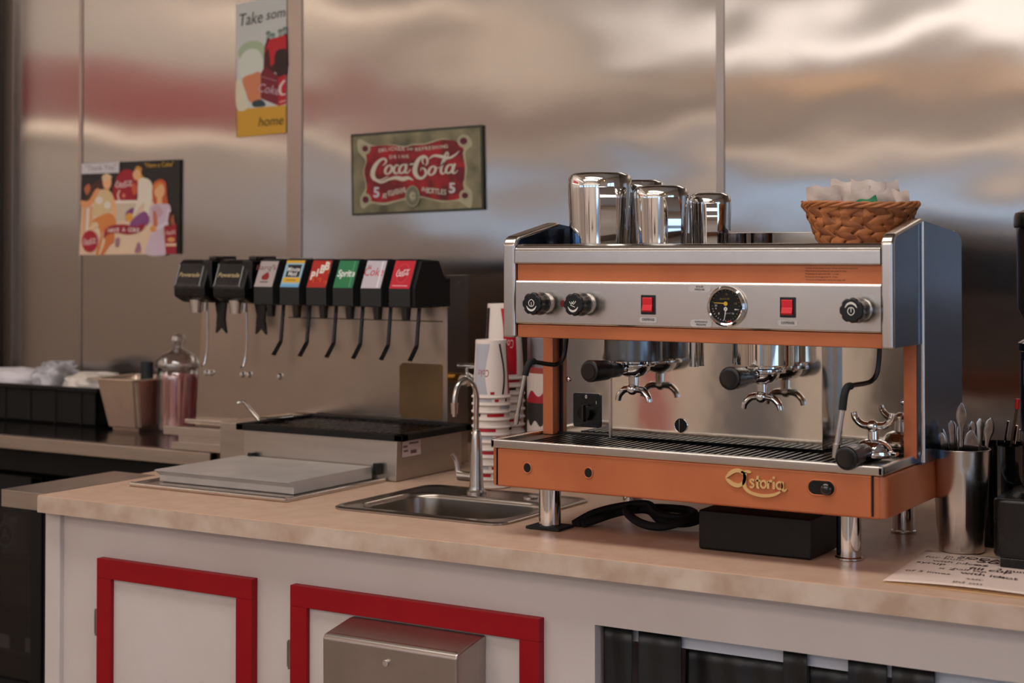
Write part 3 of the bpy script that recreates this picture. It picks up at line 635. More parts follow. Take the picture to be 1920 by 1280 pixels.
for x, tp in ((400, 310), (440, 330), (505, 300), (545, 285)):
    a.stroke([(x, tp, 24), (x + 2, tp + 70, 34), (x - 6, tp + 140, 56), (x - 8, tp + 330, 70)], (70, 20, 22)); a.ell(x, tp + 5, 22, 20, (110, 130, 120)); a.ell(x + 4, tp + 30, 16, 22, (150, 160, 154))
a.poly([(372, 460), (410, 370), (558, 340), (558, 480), (430, 600), (360, 640)], (196, 24, 40)).curve([(455, 560), (470, 480), (520, 460), (558, 480), (558, 700), (480, 690)], (46, 12, 16)).curve([(362, 540), (380, 470), (404, 460), (420, 640), (370, 640)], (80, 16, 24))
a.poly([(335, 660), (372, 600), (500, 700), (495, 950), (335, 880)], (122, 24, 40)).poly([(490, 705), (558, 680), (558, 935), (488, 952)], (190, 24, 40))
a.text('Coke', 402, 805, -78, (196, 160, 170), rot=12, sx=-.85, shear=.2, bold=.01).stroke([(545, 730, 16), (505, 790, 22), (515, 850, 18), (556, 850, 8)], (226, 206, 200)).stroke([(345, 690, 6), (475, 735, 6)], (176, 120, 130)).stroke([(500, 920, 12), (556, 905, 12)], (220, 160, 160))
a.text('Take', 240, 180, -112, (34, 40, 34), rot=-5, sx=-.72, shear=.28).text('som', 462, 153, -92, (34, 40, 34), rot=-5, sx=-.80, shear=.28)
a.text('home', 418, 1082, -86, (60, 46, 20), rot=-3, sx=-.85, shear=.3)
a.build('printed_face', o)

# ------------------------------------------------------------------ soda tower, its valves, ice bin and ice chest
TX0, TX1, TY = -2.66, -2.162, 3.25
tw = thing('soda_dispenser', (-2.5, 3.3, CT), 'stainless soda fountain tower with eight black valves in a row', 'dispenser')
t = MB(PANEL); t.box(TX0, TX1, TY, TY + .085, CT + .001, 1.374, bev=.001); t.box(TX1 - .012, TX1 + .001, TY - .004, TY + .09, CT + .001, 1.376, bev=.001)
t.cyl((TX1, TY + .05, 1.357), (TX1 + .002, TY + .05, 1.357), .004, n=10)
t.build('tower', tw)
MB(BLACKM).box(TX0, TX1 - .012, TY - .0015, TY, 1.262, 1.2640).build('panel_seam', tw)
MB(PANEL).prism([(-2.988, .948), (-2.664, .948), (-2.664, 1.30), (-2.962, 1.30)], 'y', TY + .004, TY + .07, bev=.001).box(-2.664, -2.660, TY + .001, TY + .02, .95, 1.374).build('side_panel', tw)
MB(SATIN).box(-3.0, -2.66, TY - .10, TY + .02, .958, .966, bev=.001).box(-3.0, -2.66, TY - .106, TY - .1, .95, .972, bev=.001).box(-2.995, -2.665, TY - .03, TY + .02, .972, .984, bev=.002).box(-2.98, -2.66, TY - .095, TY + .04, CT + .001, .93).box(-2.96, -2.68, TY - .09, TY + .04, .93, .958).build('drip_tray', tw)
for x in (-2.945, -2.928, -2.818, -2.795, -2.69): MB(CHROME).lathe([(.001, 0), (.008, 0), (.0085, .004), (.005, .009), (0, .010)], n=16, M=Matrix.Translation((x, TY + .004, 1.108)) @ Matrix.Rotation(R(90), 4, 'X')).build('screw', tw)
d = MB(mat('stained_plate', (112, 88, 58), .5, .6, noise=.25, nscale=8)).prism([(-2.306, 1.03), (-2.296, 1.022), (-2.182, 1.022), (-2.174, 1.03), (-2.174, 1.152), (-2.182, 1.158), (-2.296, 1.158), (-2.306, 1.15)], 'y', TY - .0015, TY, bev=.0004)
d.build('access_plate', tw)['label'] = 'stained brown access plate'
def vprof(dy=0): return [(3.094, 1.302), (3.0935, 1.346), (3.122, 1.412), (3.132, 1.4165), (3.198, 1.414), (3.232, 1.375), (3.25, 1.372), (3.25, 1.302)]
def face_map(xc):   # slanted label face
    P0 = Vector((xc, 3.0935, 1.346)); P1 = Vector((xc, 3.122, 1.412)); dv = P1 - P0; nrm = Vector((0, -dv.z, dv.y)).normalized()
    return lambda u, v, h: P0 + dv * v + Vector((u, 0, 0)) + nrm * h
cols = [-2.615, -2.531, -2.447, -2.365, -2.281, -2.197]
def lab3(a): a.rect(-.029, 0, .029, .97, (172, 160, 158)); a.curve([(-.01, .28), (.006, .26), (.011, .38), (.004, .55), (-.004, .5), (-.012, .4)], (140, 18, 30)); a.text("Barq's", -.006, .72, .2, (120, 60, 60), rot=0, sx=.10); a.stroke([(.0, .5, .002), (.012, .7, .0015), (.02, .84, .004)], (120, 110, 116)); a.rect(-.014, .16, .012, .2, (70, 60, 60))
def lab4(a): a.rect(-.029, 0, .029, 1, (150, 186, 204)).rect(-.029, .9, .029, 1, (214, 168, 50)).rect(-.021, .38, .022, .84, (26, 28, 34)).rect(-.026, .17, .027, .36, (222, 172, 40)).rect(-.029, 0, .029, .1, (110, 170, 210)); a.text('Minute', .0, .66, .16, (220, 220, 216), sx=.066, bold=.02).text('Maid', .0, .49, .16, (220, 220, 216), sx=.066, bold=.02).rect(-.015, .24, .015, .28, (150, 120, 60))
def lab5(a):
    a.rect(-.029, 0, .029, 1, (176, 30, 22)); rr = random.Random(5)
    for i in range(9): x, y = rr.uniform(-.024, .024), rr.uniform(.1, .9); a.stroke([(x, y, .003), (min(.027, x + .008), min(.97, y + .06), .004), (min(.028, x + .010), max(.03, y - .1), .002)], (206, 92, 34))
    for i, ch in enumerate('PiBB'): a.text(ch, -.019 + i * .0125, .42 + i * .12, .30, (222, 212, 200), sx=.064, bold=.05)
def lab6(a): a.rect(-.029, 0, .029, 1, (38, 120, 76)); a.text('Sprite', 0, .52, .26, (220, 226, 220), sx=.062, bold=.03, shear=.1); a.rect(.017, .03, .020, .97, (84, 160, 116))
def lab7(a): a.rect(-.029, 0, .029, 1, (196, 186, 194)); a.text('diet', -.018, .8, .12, (150, 30, 40), sx=.05); a.text('Coke', -.002, .58, .32, (196, 40, 50), sx=.062, shear=.15); a.rect(.016, .02, .021, .98, (222, 216, 222))
def lab8(a): a.rect(-.029, 0, .029, 1, (196, 14, 40)); a.ell(0, .55, .0175, .34, (216, 70, 84)).ell(0, .55, .0165, .32, (186, 12, 38)); a.coke(-.019, .42, .038, .30, (232, 214, 214)); a.rect(-.022, .08, .022, .12, (226, 150, 160))
names = ['pale grey soda label', 'blue and yellow juice label', 'red label with orange flames', 'green label', 'silver label', 'red label']
for x, fn_, lb in zip(cols, (lab3, lab4, lab5, lab6, lab7, lab8), names):
    v = MB(GREYP).prism(vprof(), 'x', x - .031, x + .031, bev=.002)
    v.use(BLACKP).prism([(3.118, 1.300), (3.14, 1.405), (3.2, 1.408), (3.23, 1.37), (3.25, 1.37), (3.25, 1.30)], 'x', x - .042, x + .0419, bev=.001)
    vo = v.build('valve', tw, angle=40)
    a = Art(face_map(x), .0005); fn_(a); a.build('label', vo)['label'] = lb
    MB(BLACKG).cyl((x - .012, 3.14, 1.302), (x - .012, 3.14, 1.27), .013, .010).build('nozzle', vo)
    MB(BLACKP).prism([(3.155, 1.302), (3.161, 1.302), (3.150, 1.205), (3.122, 1.172), (3.112, 1.176), (3.118, 1.180), (3.143, 1.209)], 'x', x + .010, x + .018, bev=.001).build('lever', vo)
# end cover at the right of the last valve
MB(BLACKM).prism([(3.10, 1.302), (3.0995, 1.348), (3.128, 1.411), (3.20, 1.413), (3.236, 1.36), (3.25, 1.355), (3.25, 1.302)], 'x', -2.166, -2.155, bev=.002).build('end_cover', tw)
MB(STEEL).box(-2.78, -2.58, 3.24, 3.25, 1.414, 1.4185).build('top_rail', tw)
for x in (-2.853, -2.719):
    v = MB(BLACKP).prism([(3.085, 1.318), (3.083, 1.345), (3.105, 1.405), (3.118, 1.4145), (3.22, 1.414), (3.25, 1.38), (3.25, 1.30), (3.12, 1.302)], 'x', x - .057, x + .050, bev=.007, seg=3)
    v.box(x + .030, x + .062, 3.10, 3.25, 1.34, 1.412, bev=.003); v.box(x + .034, x + .060, 3.118, 3.20, 1.41, 1.423, bev=.004)
    vo = v.build('juice_valve', tw, angle=40)
    P0 = Vector((x, 3.0815, 1.343)); P1 = Vector((x, 3.1035, 1.405)); dv = P1 - P0; nr = Vector((0, -dv.z, dv.y)).normalized()
    a = Art(lambda u, v_, h: P0 + dv * v_ + Vector((u - .006, 0, 0)) + nr * h, .0006)
    g = (150, 154, 156)
    a.stroke([(-.040, .07, .0022), (.036, .07, .003), (.040, .12, .003), (.040, .88, .003), (.036, .93, .003), (-.038, .93, .003), (-.042, .88, .003), (-.042, .12, .003)], g, k=2, closed=True)
    a.text('Powerade', -.002, .50, .19, (170, 150, 112), sx=.068, bold=.03, shear=.2); a.build('label', vo)
    MB(CHROME).cyl((x - .006, 3.118, 1.31), (x - .006, 3.118, 1.276), .019, .014).cyl((x - .022, 3.128, 1.31), (x - .021, 3.128, 1.284), .010, .007).cyl((x + .014, 3.13, 1.31), (x + .012, 3.13, 1.28), .006).build('nozzle', vo)
    MB(CHROME).tube([(x - .003, 3.155, 1.30), (x - .003, 3.157, 1.2), (x - .008, 3.153, 1.145), (x - .012, 3.145, 1.136)], .0032).build('lever_rod', vo)
    MB(BLACKP).prism([(x + .026, 1.31), (x + .066, 1.31), (x + .060, 1.26), (x + .066, 1.222), (x + .048, 1.238), (x + .030, 1.222), (x + .034, 1.27)], 'y', 3.15, 3.158, bev=.001).build('paddle', vo)
# ice bin
ib = thing('ice_bin', (-2.34, 3.1, CT), 'stainless drop in ice bin with a black rim below the soda tower', 'ice bin')
t = MB(STEEL)
t.prism([(2.962, .9115), (2.967, 1.008), (3.235, 1.008), (3.235, .9115)], 'x', -2.566, -2.112, bev=.002)
t.prism([(2.975, .9115), (2.975, 1.016), (3.235, 1.016), (3.235, .9115)], 'x', -2.650, -2.568, bev=.002)
t.build('bin_body', ib)
t = MB(BLACKM)
for a, b, c, d in ((-2.578, -2.086, 2.950, 2.975), (-2.578, -2.086, 3.215, 3.24), (-2.578, -2.555, 2.95, 3.24), (-2.110, -2.086, 2.95, 3.24)): t.box(a, b, c, d, 1.004, 1.019, bev=.002)
t.build('black_rim', ib)
t = MB(BLACKP)
t.box(-2.56, -2.1, 2.97, 3.22, 1.0085, 1.010)
for i in range(22): t.box(-2.555 + i * .0205, -2.548 + i * .0205, 2.972, 3.218, 1.010, 1.0135)
t.build('drip_grille', ib)
a = Art(lambda u, v, h: Vector((-2.1115 + h, 2.985 + u, .983 + v)), .0004)
a.rect(0, -.019, .075, .019, (206, 190, 194), 1)
for y, u0, u1 in ((.010, .028, .066), (.004, .004, .022), (-.006, .006, .024), (-.008, .034, .058), (-.012, .034, .058)): a.rect(u0, y - .002, u1, y + .0025, (100, 80, 84))
a.build('sticker', ib)['label'] = 'white printed sticker'
sc = tag(MB(CHROME).tube([(-2.60, 3.06, 1.018), (-2.612, 3.04, 1.045), (-2.622, 3.03, 1.062), (-2.634, 3.02, 1.060)], lambda u: .009 * (1 - .3 * u), flat=.6).tube([(-2.60, 3.06, 1.02), (-2.56, 3.09, 1.022), (-2.53, 3.11, 1.026)], .010, flat=.4).build('ice_scoop'), 'shiny ice scoop lying on the left of the ice bin', 'scoop')
# ice chest with lid
ic = thing('ice_chest', (-2.36, 2.8, CT), 'stainless ice chest hatch set in the worktop in front of the ice bin', 'hatch')
t = MB(SATIN); x0, x1, y0, y1 = -2.585, -2.135, 2.602, 2.955
t.box(x0, x1, y0, y1, CT + .0005, CT + .004, bev=.001)
t.tube([(x0 + .004, y0 + .002, CT + .006), (x1 - .002, y0 + .002, CT + .006)], .005, smooth=0).tube([(x1 - .004, y0 + .004, CT + .005), (x1 - .004, y1, CT + .005)], .004, smooth=0).tube([(x0 + .004, y0 + .004, CT + .005), (x0 + .004, y1, CT + .005)], .004, smooth=0)
t.build('flange', ic)
t = MB(mat('lid_film', (196, 190, 186), .35, .35, noise=.12, nscale=14, rvar=.08))
t.prism([(2.652, .942), (2.66, .9435), (2.952, .9435), (2.952, .9155), (2.672, .9155), (2.672, .930)], 'x', -2.56, -2.172, bev=.0012)
t.box(-2.552, -2.18, 2.680, 2.950, .914, .928)
t.build('lid', ic)
for x in (-2.53, -2.158): MB(BLACKP).box(x - .007, x + .007, 2.945, 2.962, .925, .952, bev=.002).build('hinge_clip', ic)

# ------------------------------------------------------------------ bar sink and faucet
SX0, SX1, SY0, SY1 = -2.012, -1.60, 2.585, 2.955
sk = thing('bar_sink', (-1.8, 2.77, CT), 'small square stainless bar sink set into the beige worktop', 'sink')
def rrect(x0, x1, y0, y1, r, n=6):
    out = []
    for cx, cy, a0 in ((x1 - r, y1 - r, 0), (x0 + r, y1 - r, 90), (x0 + r, y0 + r, 180), (x1 - r, y0 + r, 270)):
        for i in range(n + 1): a = R(a0 + 90 * i / n); out.append((cx + r * math.cos(a), cy + r * math.sin(a)))
    return out
def loft(mb, loops):
    b = bmesh.new(); rings = [[b.verts.new(p) for p in L] for L in loops]
    for A, B in zip(rings, rings[1:]):
        for i in range(len(A)): b.faces.new((A[i], A[(i + 1) % len(A)], B[(i + 1) % len(A)], B[i]))
    b.faces.new(rings[-1]); bmesh.ops.recalc_face_normals(b, faces=b.faces); mb._add(b)
L = []
BX0, BX1, BY0, BY1 = -1.988, -1.628, 2.618, 2.862
for ins, z, bowl in ((0, .9105, 0), (0, .914, 0), (.004, .9165, 0), (.010, .9165, 0), (.014, .9145, 0)):
    L.append([(x, y, z) for x, y in rrect(SX0 + ins, SX1 - ins, SY0 + ins, SY1 - ins, .035)])
for ins, z, r in ((0, .914, .06), (.006, .911, .06), (.010, .903, .06), (.016, .80, .055), (.03, .775, .05), (.06, .768, .05)):
    L.append([(x, y, z) for x, y in rrect(BX0 + ins, BX1 - ins, BY0 + ins, BY1 - ins, r)])
t = MB(mat('sink_steel', (170, 160, 150), .24, 1, noise=.12, nscale=8, rvar=.06)); loft(t, L); t.build('basin', sk, angle=50)
MB(CHROME).lathe([(0, .0), (.03, .0), (.032, .002), (.02, .003), (0, .002)], ((BX0 + BX1) / 2, 2.74, .768)).build('drain', sk)
MB(SATIN).lathe([(.016, 0), (.016, .002), (.012, .004), (0, .0045)], (-1.72, 2.90, .9145), n=20).build('hole_cover', sk)
fc = thing('faucet', (-1.858, 2.898, CT), 'small gooseneck faucet at the back of the bar sink', 'faucet')
fx, fy = -1.855, 2.900
MB(SATIN).lathe([(.022, .0045), (.022, .008), (.017, .012), (.0155, .02), (.0135, .07), (.0115, .12), (.0085, .136), (.0065, .14), (0, .14)], (fx, fy, CT), n=28).build('faucet_body', fc)
MB(SATIN).tube([(fx, fy, CT + .13), (fx, fy, 1.09), (fx, fy, 1.125), (fx - .004, fy - .008, 1.148), (fx - .010, fy - .026, 1.160), (fx - .016, fy - .046, 1.150), (fx - .018, fy - .056, 1.128), (fx - .019, fy - .058, 1.108)], .0056).cyl((fx - .019, fy - .058, 1.112), (fx - .019, fy - .058, 1.088), .0085, .007).cyl((fx - .019, fy - .058, 1.088), (fx - .019, fy - .058, 1.082), .005).build('spout', fc)
MB(SATIN).cyl((fx, fy, CT + .038), (fx - .048, fy + .004, CT + .038), .010, .011, bev=.002).tube([(fx - .044, fy + .004, CT + .036), (fx - .052, fy + .006, CT + .045), (fx - .056, fy + .004, CT + .07), (fx - .062, fy - .002, CT + .084)], lambda u: .006 - .002 * u).build('faucet_lever', fc)
vb = thing('shutoff_valve', (-1.98, 3.05, 1.1), 'small chrome and brass water valve on the tower side behind the faucet', 'valve')
MB(BRASS).cyl((-2.160, 3.29, 1.125), (-2.10, 3.27, 1.125), .011).build('brass_fitting', vb)
MB(CHROME).sphere((-2.10, 3.24, 1.125), .017).cyl((-2.10, 3.26, 1.125), (-2.10, 3.22, 1.125), .012).tube([(-2.125, 3.24, 1.158), (-2.075, 3.24, 1.158)], .006, smooth=0).cyl((-2.10, 3.24, 1.13), (-2.10, 3.24, 1.158), .004).build('valve_body', vb)

# ------------------------------------------------------------------ paper cups, upside down in two stacks
def cup_mesh(rt, rb, h, full):
    """inverted cup: foot ring on top (rt), rolled rim below (rb)"""
    t = MB(CUPW)
    t.lathe([(rt - .004, h - .006), (rt - .003, h), (rt, h), (rt + .0008, h - .004)] + [(rt + (rb - .0025 - rt) * q, h * (1 - q)) for q in (.1, .3, .5, .7, .9, .96)] + [(rb, .0045), (rb + .0006, .002), (rb - .001, 0), (rb - .003, .001), (rb - .004, .004)] + [(rt - .003, h - .007), (0, h - .007)], n=88)
    return t
def cup_map(rt, rb, h):
    return lambda u, v, l: (lambda rad: Vector((rad * math.cos(u), rad * math.sin(u), h * (1 - v))))(rt + (rb - .0025 - rt) * v + .00012 + l * .4)
def make_cup(rt, rb, h, big):
    a = Art(cup_map(rt, rb, h), .0005); A0 = R(-90)   # -90 deg faces the camera side
    def band(ul, ur, rgb, n=14):
        for i in range(n):
            v0, v1 = .05 + .88 * i / n, .05 + .88 * (i + 1) / n; i0 = len(a.V); mi = a._mi(rgb)
            for (q0, q1, va, vb_) in [(j / 14, (j + 1) / 14, v0, v1) for j in range(14)]:
                for uu, vv in ((q0, va), (q1, va), (q1, vb_), (q0, vb_)):
                    l, r = ul(vv), ur(vv); a.V.append(a.fn(l + (r - l) * uu, vv, .0005))
                k = len(a.V) - 4; a.Fc.append((k, k + 1, k + 2, k + 3)); a.m.append(mi)
    wav = lambda c, amp: (lambda v: A0 + R(c + amp * math.sin(v * 5.2 + .6)))
    if not big:
        band(lambda v: A0 + R(-62), lambda v: A0 + R(-6 - 9 * math.sin((v - .25) * 4.6)), (176, 174, 182))
        band(lambda v: A0 + R(40 + 9 * math.sin((v - .25) * 4.6)), lambda v: A0 + R(48 + 9 * math.sin((v - .25) * 4.6)), (34, 28, 28))
        band(lambda v: A0 + R(72), lambda v: A0 + R(130), (180, 14, 36))
        # upside-down 'Coke'
        b = Art(lambda u, v, l: a.fn(A0 + R(-22) + u, .56 + v, l), .0005); b.text('Coke', 0, 0, .13, (150, 30, 44), sx=-1.9, shear=.15)
    else:
        band(lambda v: A0 + R(-76), lambda v: A0 + R(-52), (30, 26, 26))
        band(lambda v: A0 + R(-4 + 8 * math.sin((v - .1) * 5)), lambda v: A0 + R(44 + 4 * math.sin((v - .2) * 4)), (186, 14, 38))
        b = Art(lambda u, v, l: a.fn(A0 + R(20) + u, .52 + v, l), .0006); b.text('Coca', 0, 0, .12, (226, 190, 190), sx=-1.9, shear=.2)
    rr = random.Random(int(rb * 1000))
    c = A0 + R(8 if not big else 25)
    a.k = 1.2
    for i in range(3): a.rect(c - .1 + .075 * i, .885, c - .1 + .075 * (i + 1), .93, (168, 20, 40))
    return a, b
ORD = ['topmost', 'second', 'third', 'fourth', 'fifth', 'sixth', 'seventh', 'eighth', 'ninth', 'tenth', 'eleventh', 'twelfth', 'thirteenth', 'fourteenth']
def stack(cx, cy, rt, rb, h, n, pitch_, big, lab, grp):
    t = cup_mesh(rt, rb, h, True); c0 = t.build('paper_cup'); arts = make_cup(rt, rb, h, big); arts[0].build('printed_band', c0); cl = [dup(c0) for i in range(1, n)]; arts[1].build('printed_word', c0)
    for i in range(n):
        z = CT + .001 + pitch_ * (n - 1 - i)
        c = c0 if i == 0 else cl[i - 1]
        c.location = (cx + .0002 * math.sin(i * 2.3), cy + .0002 * math.cos(i * 1.7), z); c.rotation_euler.z = R([0, 14, 95, -80, 160, -110, 18, 80, -100, 150, 5, -126, 95, 120][i] + 27)
        tag(c, '%s cup from the top of the %s' % (ORD[i], lab) if i else 'topmost, fully visible upside down cup of the %s' % lab, 'paper cup', grp)
stack(-1.893, 3.02, .0345, .0435, .1285, 13, .0165, False, 'small cup stack beside the faucet', 'small paper cups in the front stack')
stack(-1.925, 3.125, .0365, .049, .172, 14, .0178, True, 'large cup stack behind the small cups', 'large paper cups in the rear stack')
# printed canister behind the machine
cn = thing('canister', (-1.765, 3.10, CT), 'tall canister in a white red and black sleeve behind the espresso machine', 'canister')
MB(mat('canister_metal', (150, 150, 162), .3, 1)).lathe([(0, .001), (.068, .001), (.07, .01), (.07, .33), (.066, .345), (.05, .352), (0, .355)], (-1.765, 3.10, CT), n=48).build('can_body', cn)
a = Art(lambda u, v, h: Vector((-1.765 + (.0705 + h) * math.sin(u), 3.10 - (.0705 + h) * math.cos(u), CT + .01 + v)), .0004)
for u in range(-9, 9): a.k = 1; a.rect(u * .18, 0, (u + 1) * .18, .245, (196, 180, 172)); a.rect(u * .18, .245, (u + 1) * .18, .258, (140, 50, 44))
for i in range(-30, 30):
    u = i * .05; a.k = 1.3; z0 = .205 + .008 * math.sin(u * 9) + .012 * u; a.rect(u, .168, u + .05, z0, (150, 14, 34)); a.rect(u, .135 + .006 * math.sin(u * 14), u + .05, .180, (30, 24, 24))
a.build('sleeve', cn)

# ------------------------------------------------------------------ espresso machine
MX0, MX1, MY = -1.566, -.818, 2.49
em = thing('espresso_machine', (-1.19, 2.7, CT), 'orange and stainless two group espresso machine on the worktop', 'espresso machine')
# lower box
t = MB(ORANGE)
t.box(MX0 + .018, MX1 - .022, MY, MY + .012, 1.004, 1.074, bev=.0035, seg=3)
t.build('front_panel', em)['label'] = 'orange front panel'
t = MB(ORANGE)
t.prism(rrect(MX0, MX1, MY + .002, 2.90, .020, 5), 'z', 1.003, 1.073, bev=.004, seg=2)
t.build('lower_housing', em)
MB(BLACKM).box(MX0 + .0165, MX0 + .0185, MY - .0005, MY + .02, 1.006, 1.072).build('panel_gap', em); MB(BLACKM).box(MX1 - .0222, MX1 - .0195, MY - .0005, MY + .02, 1.008, 1.072).build('panel_gap', em)
def ringed_hole(x, z, rx, rz, depth=.0006):
    t = MB(ORANGE); pts = [(x + rx * math.cos(a), MY - .0004, z + rz * math.sin(a)) for a in [2 * math.pi * i / 24 for i in range(24)]]
    t.tube(pts, .0014, n=8, smooth=0, closed=True)
    t.use(BLACKM).prism([(p[0], p[2]) for p in pts], 'y', MY - .0007, MY + .002)
    return t
ringed_hole(-1.483, 1.041, .0085, .0095).build('port_hole', em); ringed_hole(-1.357, 1.041, .0085, .0095).build('port_hole', em)
t = MB(ORANGE); cx, cz = -.9245, 1.0475
pts = [(cx + (.011 if math.cos(a) > 0 else -.011) + .0125 * math.cos(a), MY - .0004, cz + .0125 * math.sin(a)) for a in [2 * math.pi * (i + .5) / 24 for i in range(24)]]
t.tube(pts, .0014, n=8, smooth=0, closed=True); t.use(BLACKM).prism([(p[0], p[2]) for p in pts], 'y', MY - .0007, MY + .002)
kn = t.build('tap_opening', em)
MB(BLACKG).sphere((cx + .009, MY - .003, cz - .001), .0105, sy=.7).build('tap_knob', kn)
# raised gold name badge
a = Art(front(-1.0945, MY - .0012, 1.028), .0006)
g = (205, 160, 92)
bs = [(.002, .024, .002), (.008, .030, .006), (.016, .036, .007), (.026, .038, .0065), (.034, .034, .0055), (.037, .027, .006), (.034, .018, .006), (.026, .013, .0065), (.016, .014, .0065), (.008, .019, .006), (.002, .024, .002)]
def badge(t_, y0, th, m):
    def seg(pts, w=None, closed=False):
        P = spline([Vector(p) for p in pts], 5, closed); n = len(P); bm_ = bmesh.new(); rows = []
        for i, p in enumerate(P):
            d = P[min(i + 1, n - 1)] - P[max(i - 1, 0)]; d.z = 0; d.normalize(); nn = Vector((-d.y, d.x, 0)) * p.z / 2
            q0, q1 = p + nn, p - nn
            rows.append([bm_.verts.new((-1.0945 + q.x, yy, 1.028 + q.y)) for q, yy in ((q0, y0 - th), (q1, y0 - th), (q1, y0), (q0, y0))])
        for A, B in zip(rows, rows[1:]):
            for k in range(4): bm_.faces.new((A[k], A[(k + 1) % 4], B[(k + 1) % 4], B[k]))
        bm_.faces.new(rows[0]); bm_.faces.new(rows[-1][::-1]); bmesh.ops.recalc_face_normals(bm_, faces=bm_.faces); t_._add(bm_)
    seg(bs)
    seg([(.037, .036, .007), (.0365, .026, .007), (.036, .014, .0065), (.041, .006, .005), (.052, .001, .0045), (.070, -.001, .005), (.088, .002, .005), (.100, .008, .003)])
    seg([(.030, .0355, .003), (.042, .037, .005), (.048, .036, .002)])
    # s t o r i a
    seg([(.0535, .0225, .003), (.049, .0245, .003), (.0465, .022, .003), (.050, .0185, .0035), (.053, .015, .003), (.050, .0115, .003), (.046, .013, .003)])
    seg([(.060, .031, .004), (.0595, .022, .004), (.0598, .013, .004), (.063, .0115, .003)]); seg([(.056, .0235, .003), (.065, .0235, .003)])
    seg([(.070 + .0048 * math.cos(q), .018 + .0058 * math.sin(q), .003) for q in [2 * math.pi * i / 8 for i in range(9)]])
    seg([(.0785, .024, .004), (.0785, .0115, .004)]); seg([(.0785, .021, .002), (.082, .0245, .0035), (.0855, .0235, .003)])
    seg([(.0885, .0235, .004), (.0885, .0115, .004)]); seg([(.0885, .0285, .004), (.0885, .032, .004)])
    seg([(.0985 + .0052 * math.cos(q), .018 + .0058 * math.sin(q), .003) for q in [2 * math.pi * i / 8 for i in range(9)]])
    seg([(.104, .0245, .004), (.104, .0125, .004), (.108, .0105, .003), (.1115, .0135, .0015)])
t = MB(GOLD); badge(t, MY - .0003, .0035, GOLD); t.build('name_badge', em)['label'] = 'raised gold lettering reading Astoria'
# tray
t = MB(SATIN)
zt = 1.0895
for a_, b_, c_, d_ in ((MX0 + .006, MX1 - .002, MY - .004, MY + .006), (MX0 + .006, MX0 + .016, MY - .004, 2.70), (MX1 - .012, MX1 - .002, MY - .004, 2.70)): t.box(a_, b_, c_, d_, 1.0735, zt, bev=.003, seg=3)
t.build('tray_rim', em)
MB(STEELD).box(MX0 + .012, MX1 - .008, MY + .004, 2.72, 1.074, 1.082).build('drip_tray', em)
t = MB(mat('grille_dark', (44, 40, 38), .4, .8, noise=.4, nscale=20))
t.box(-1.50, -.87, 2.515, 2.65, 1.0822, 1.083)
for i in range(44): t.box(-1.498 + i * .0143, -1.492 + i * .0143, 2.517, 2.648, 1.083, 1.086)
t.build('cup_grille', em)
# feet
for x, y in ((-1.512, 2.622), (-.925, 2.622), (-1.494, 2.93), (-.927, 2.93)):
    t = MB(CHROME).lathe([(0, .001), (.0235, .001), (.0235, .004), (.021, .006), (.021, .094), (0, .094)], (x, y, CT), n=36)
    if x < -1.5: t.use(RUBBER).box(x - .036, x + .036, y - .03, y + .03, CT + .0008, CT + .006, bev=.001)
    t.build('leg', em)
# posts and splash panels
for x in (-1.547, -.840): MB(ORANGE).box(x, x + .0225, 2.655, 2.683, 1.083, 1.277, bev=.0015).build('post', em)
MB(BLACKM).box(-1.5245, -1.5195, 2.680, 2.6835, 1.083, 1.277).box(-1.54, -.82, 2.674, 2.684, 1.082, 1.087).build('gasket', em)
t = MB(MIRROR); t.box(-1.5245, -.82, 2.683, 2.71, 1.083, 1.30); t.build('splash_panel', em)
t = MB(MIRROR); t.box(-1.388, -.975, 2.632, 2.684, 1.090, 1.276, bev=.0015); t.use(SATIN).box(-1.3895, -1.3855, 2.629, 2.636, 1.089, 1.276); t.build('group_panel', em)
t = MB(BLACKM); t.prism([(-1.2435 + .0125 * math.cos(q), 1.118 + .0125 * math.sin(q)) for q in [2 * math.pi * i / 28 for i in range(28)]], 'y', 2.6312, 2.633)
hh = t.build('round_hole', em)
MB(CHROME).ring((-1.2435, 2.6315, 1.118), .0128, .0006, 'y').cyl((-1.2465, 2.631, 1.107), (-1.2465, 2.631, 1.129), .0005).build('hole_edge', hh)
for x, z in ((-1.505, 1.188), (-.848, 1.175)): MB(CHROME).sphere((x, 2.682, z), .0055, sy=.6).build('dome_screw', em)
sw = MB(BLACKP).prism(rrect(-1.493, -1.435, 1.098, 1.163, .005), 'y', 2.678, 2.6835, bev=.001).build('power_switch', em)
MB(BLACKG).cyl((-1.463, 2.678, 1.126), (-1.463, 2.664, 1.126), .013).box(-1.466, -1.460, 2.658, 2.67, 1.11, 1.142, bev=.001).build('switch_knob', sw)
Art(front(-1.464, 2.6775, 1.13)).text('0', 0, .026, .007, (220, 216, 210), bold=.03).text('1', .022, .016, .006, (220, 216, 210), bold=.03).build('digits', sw)
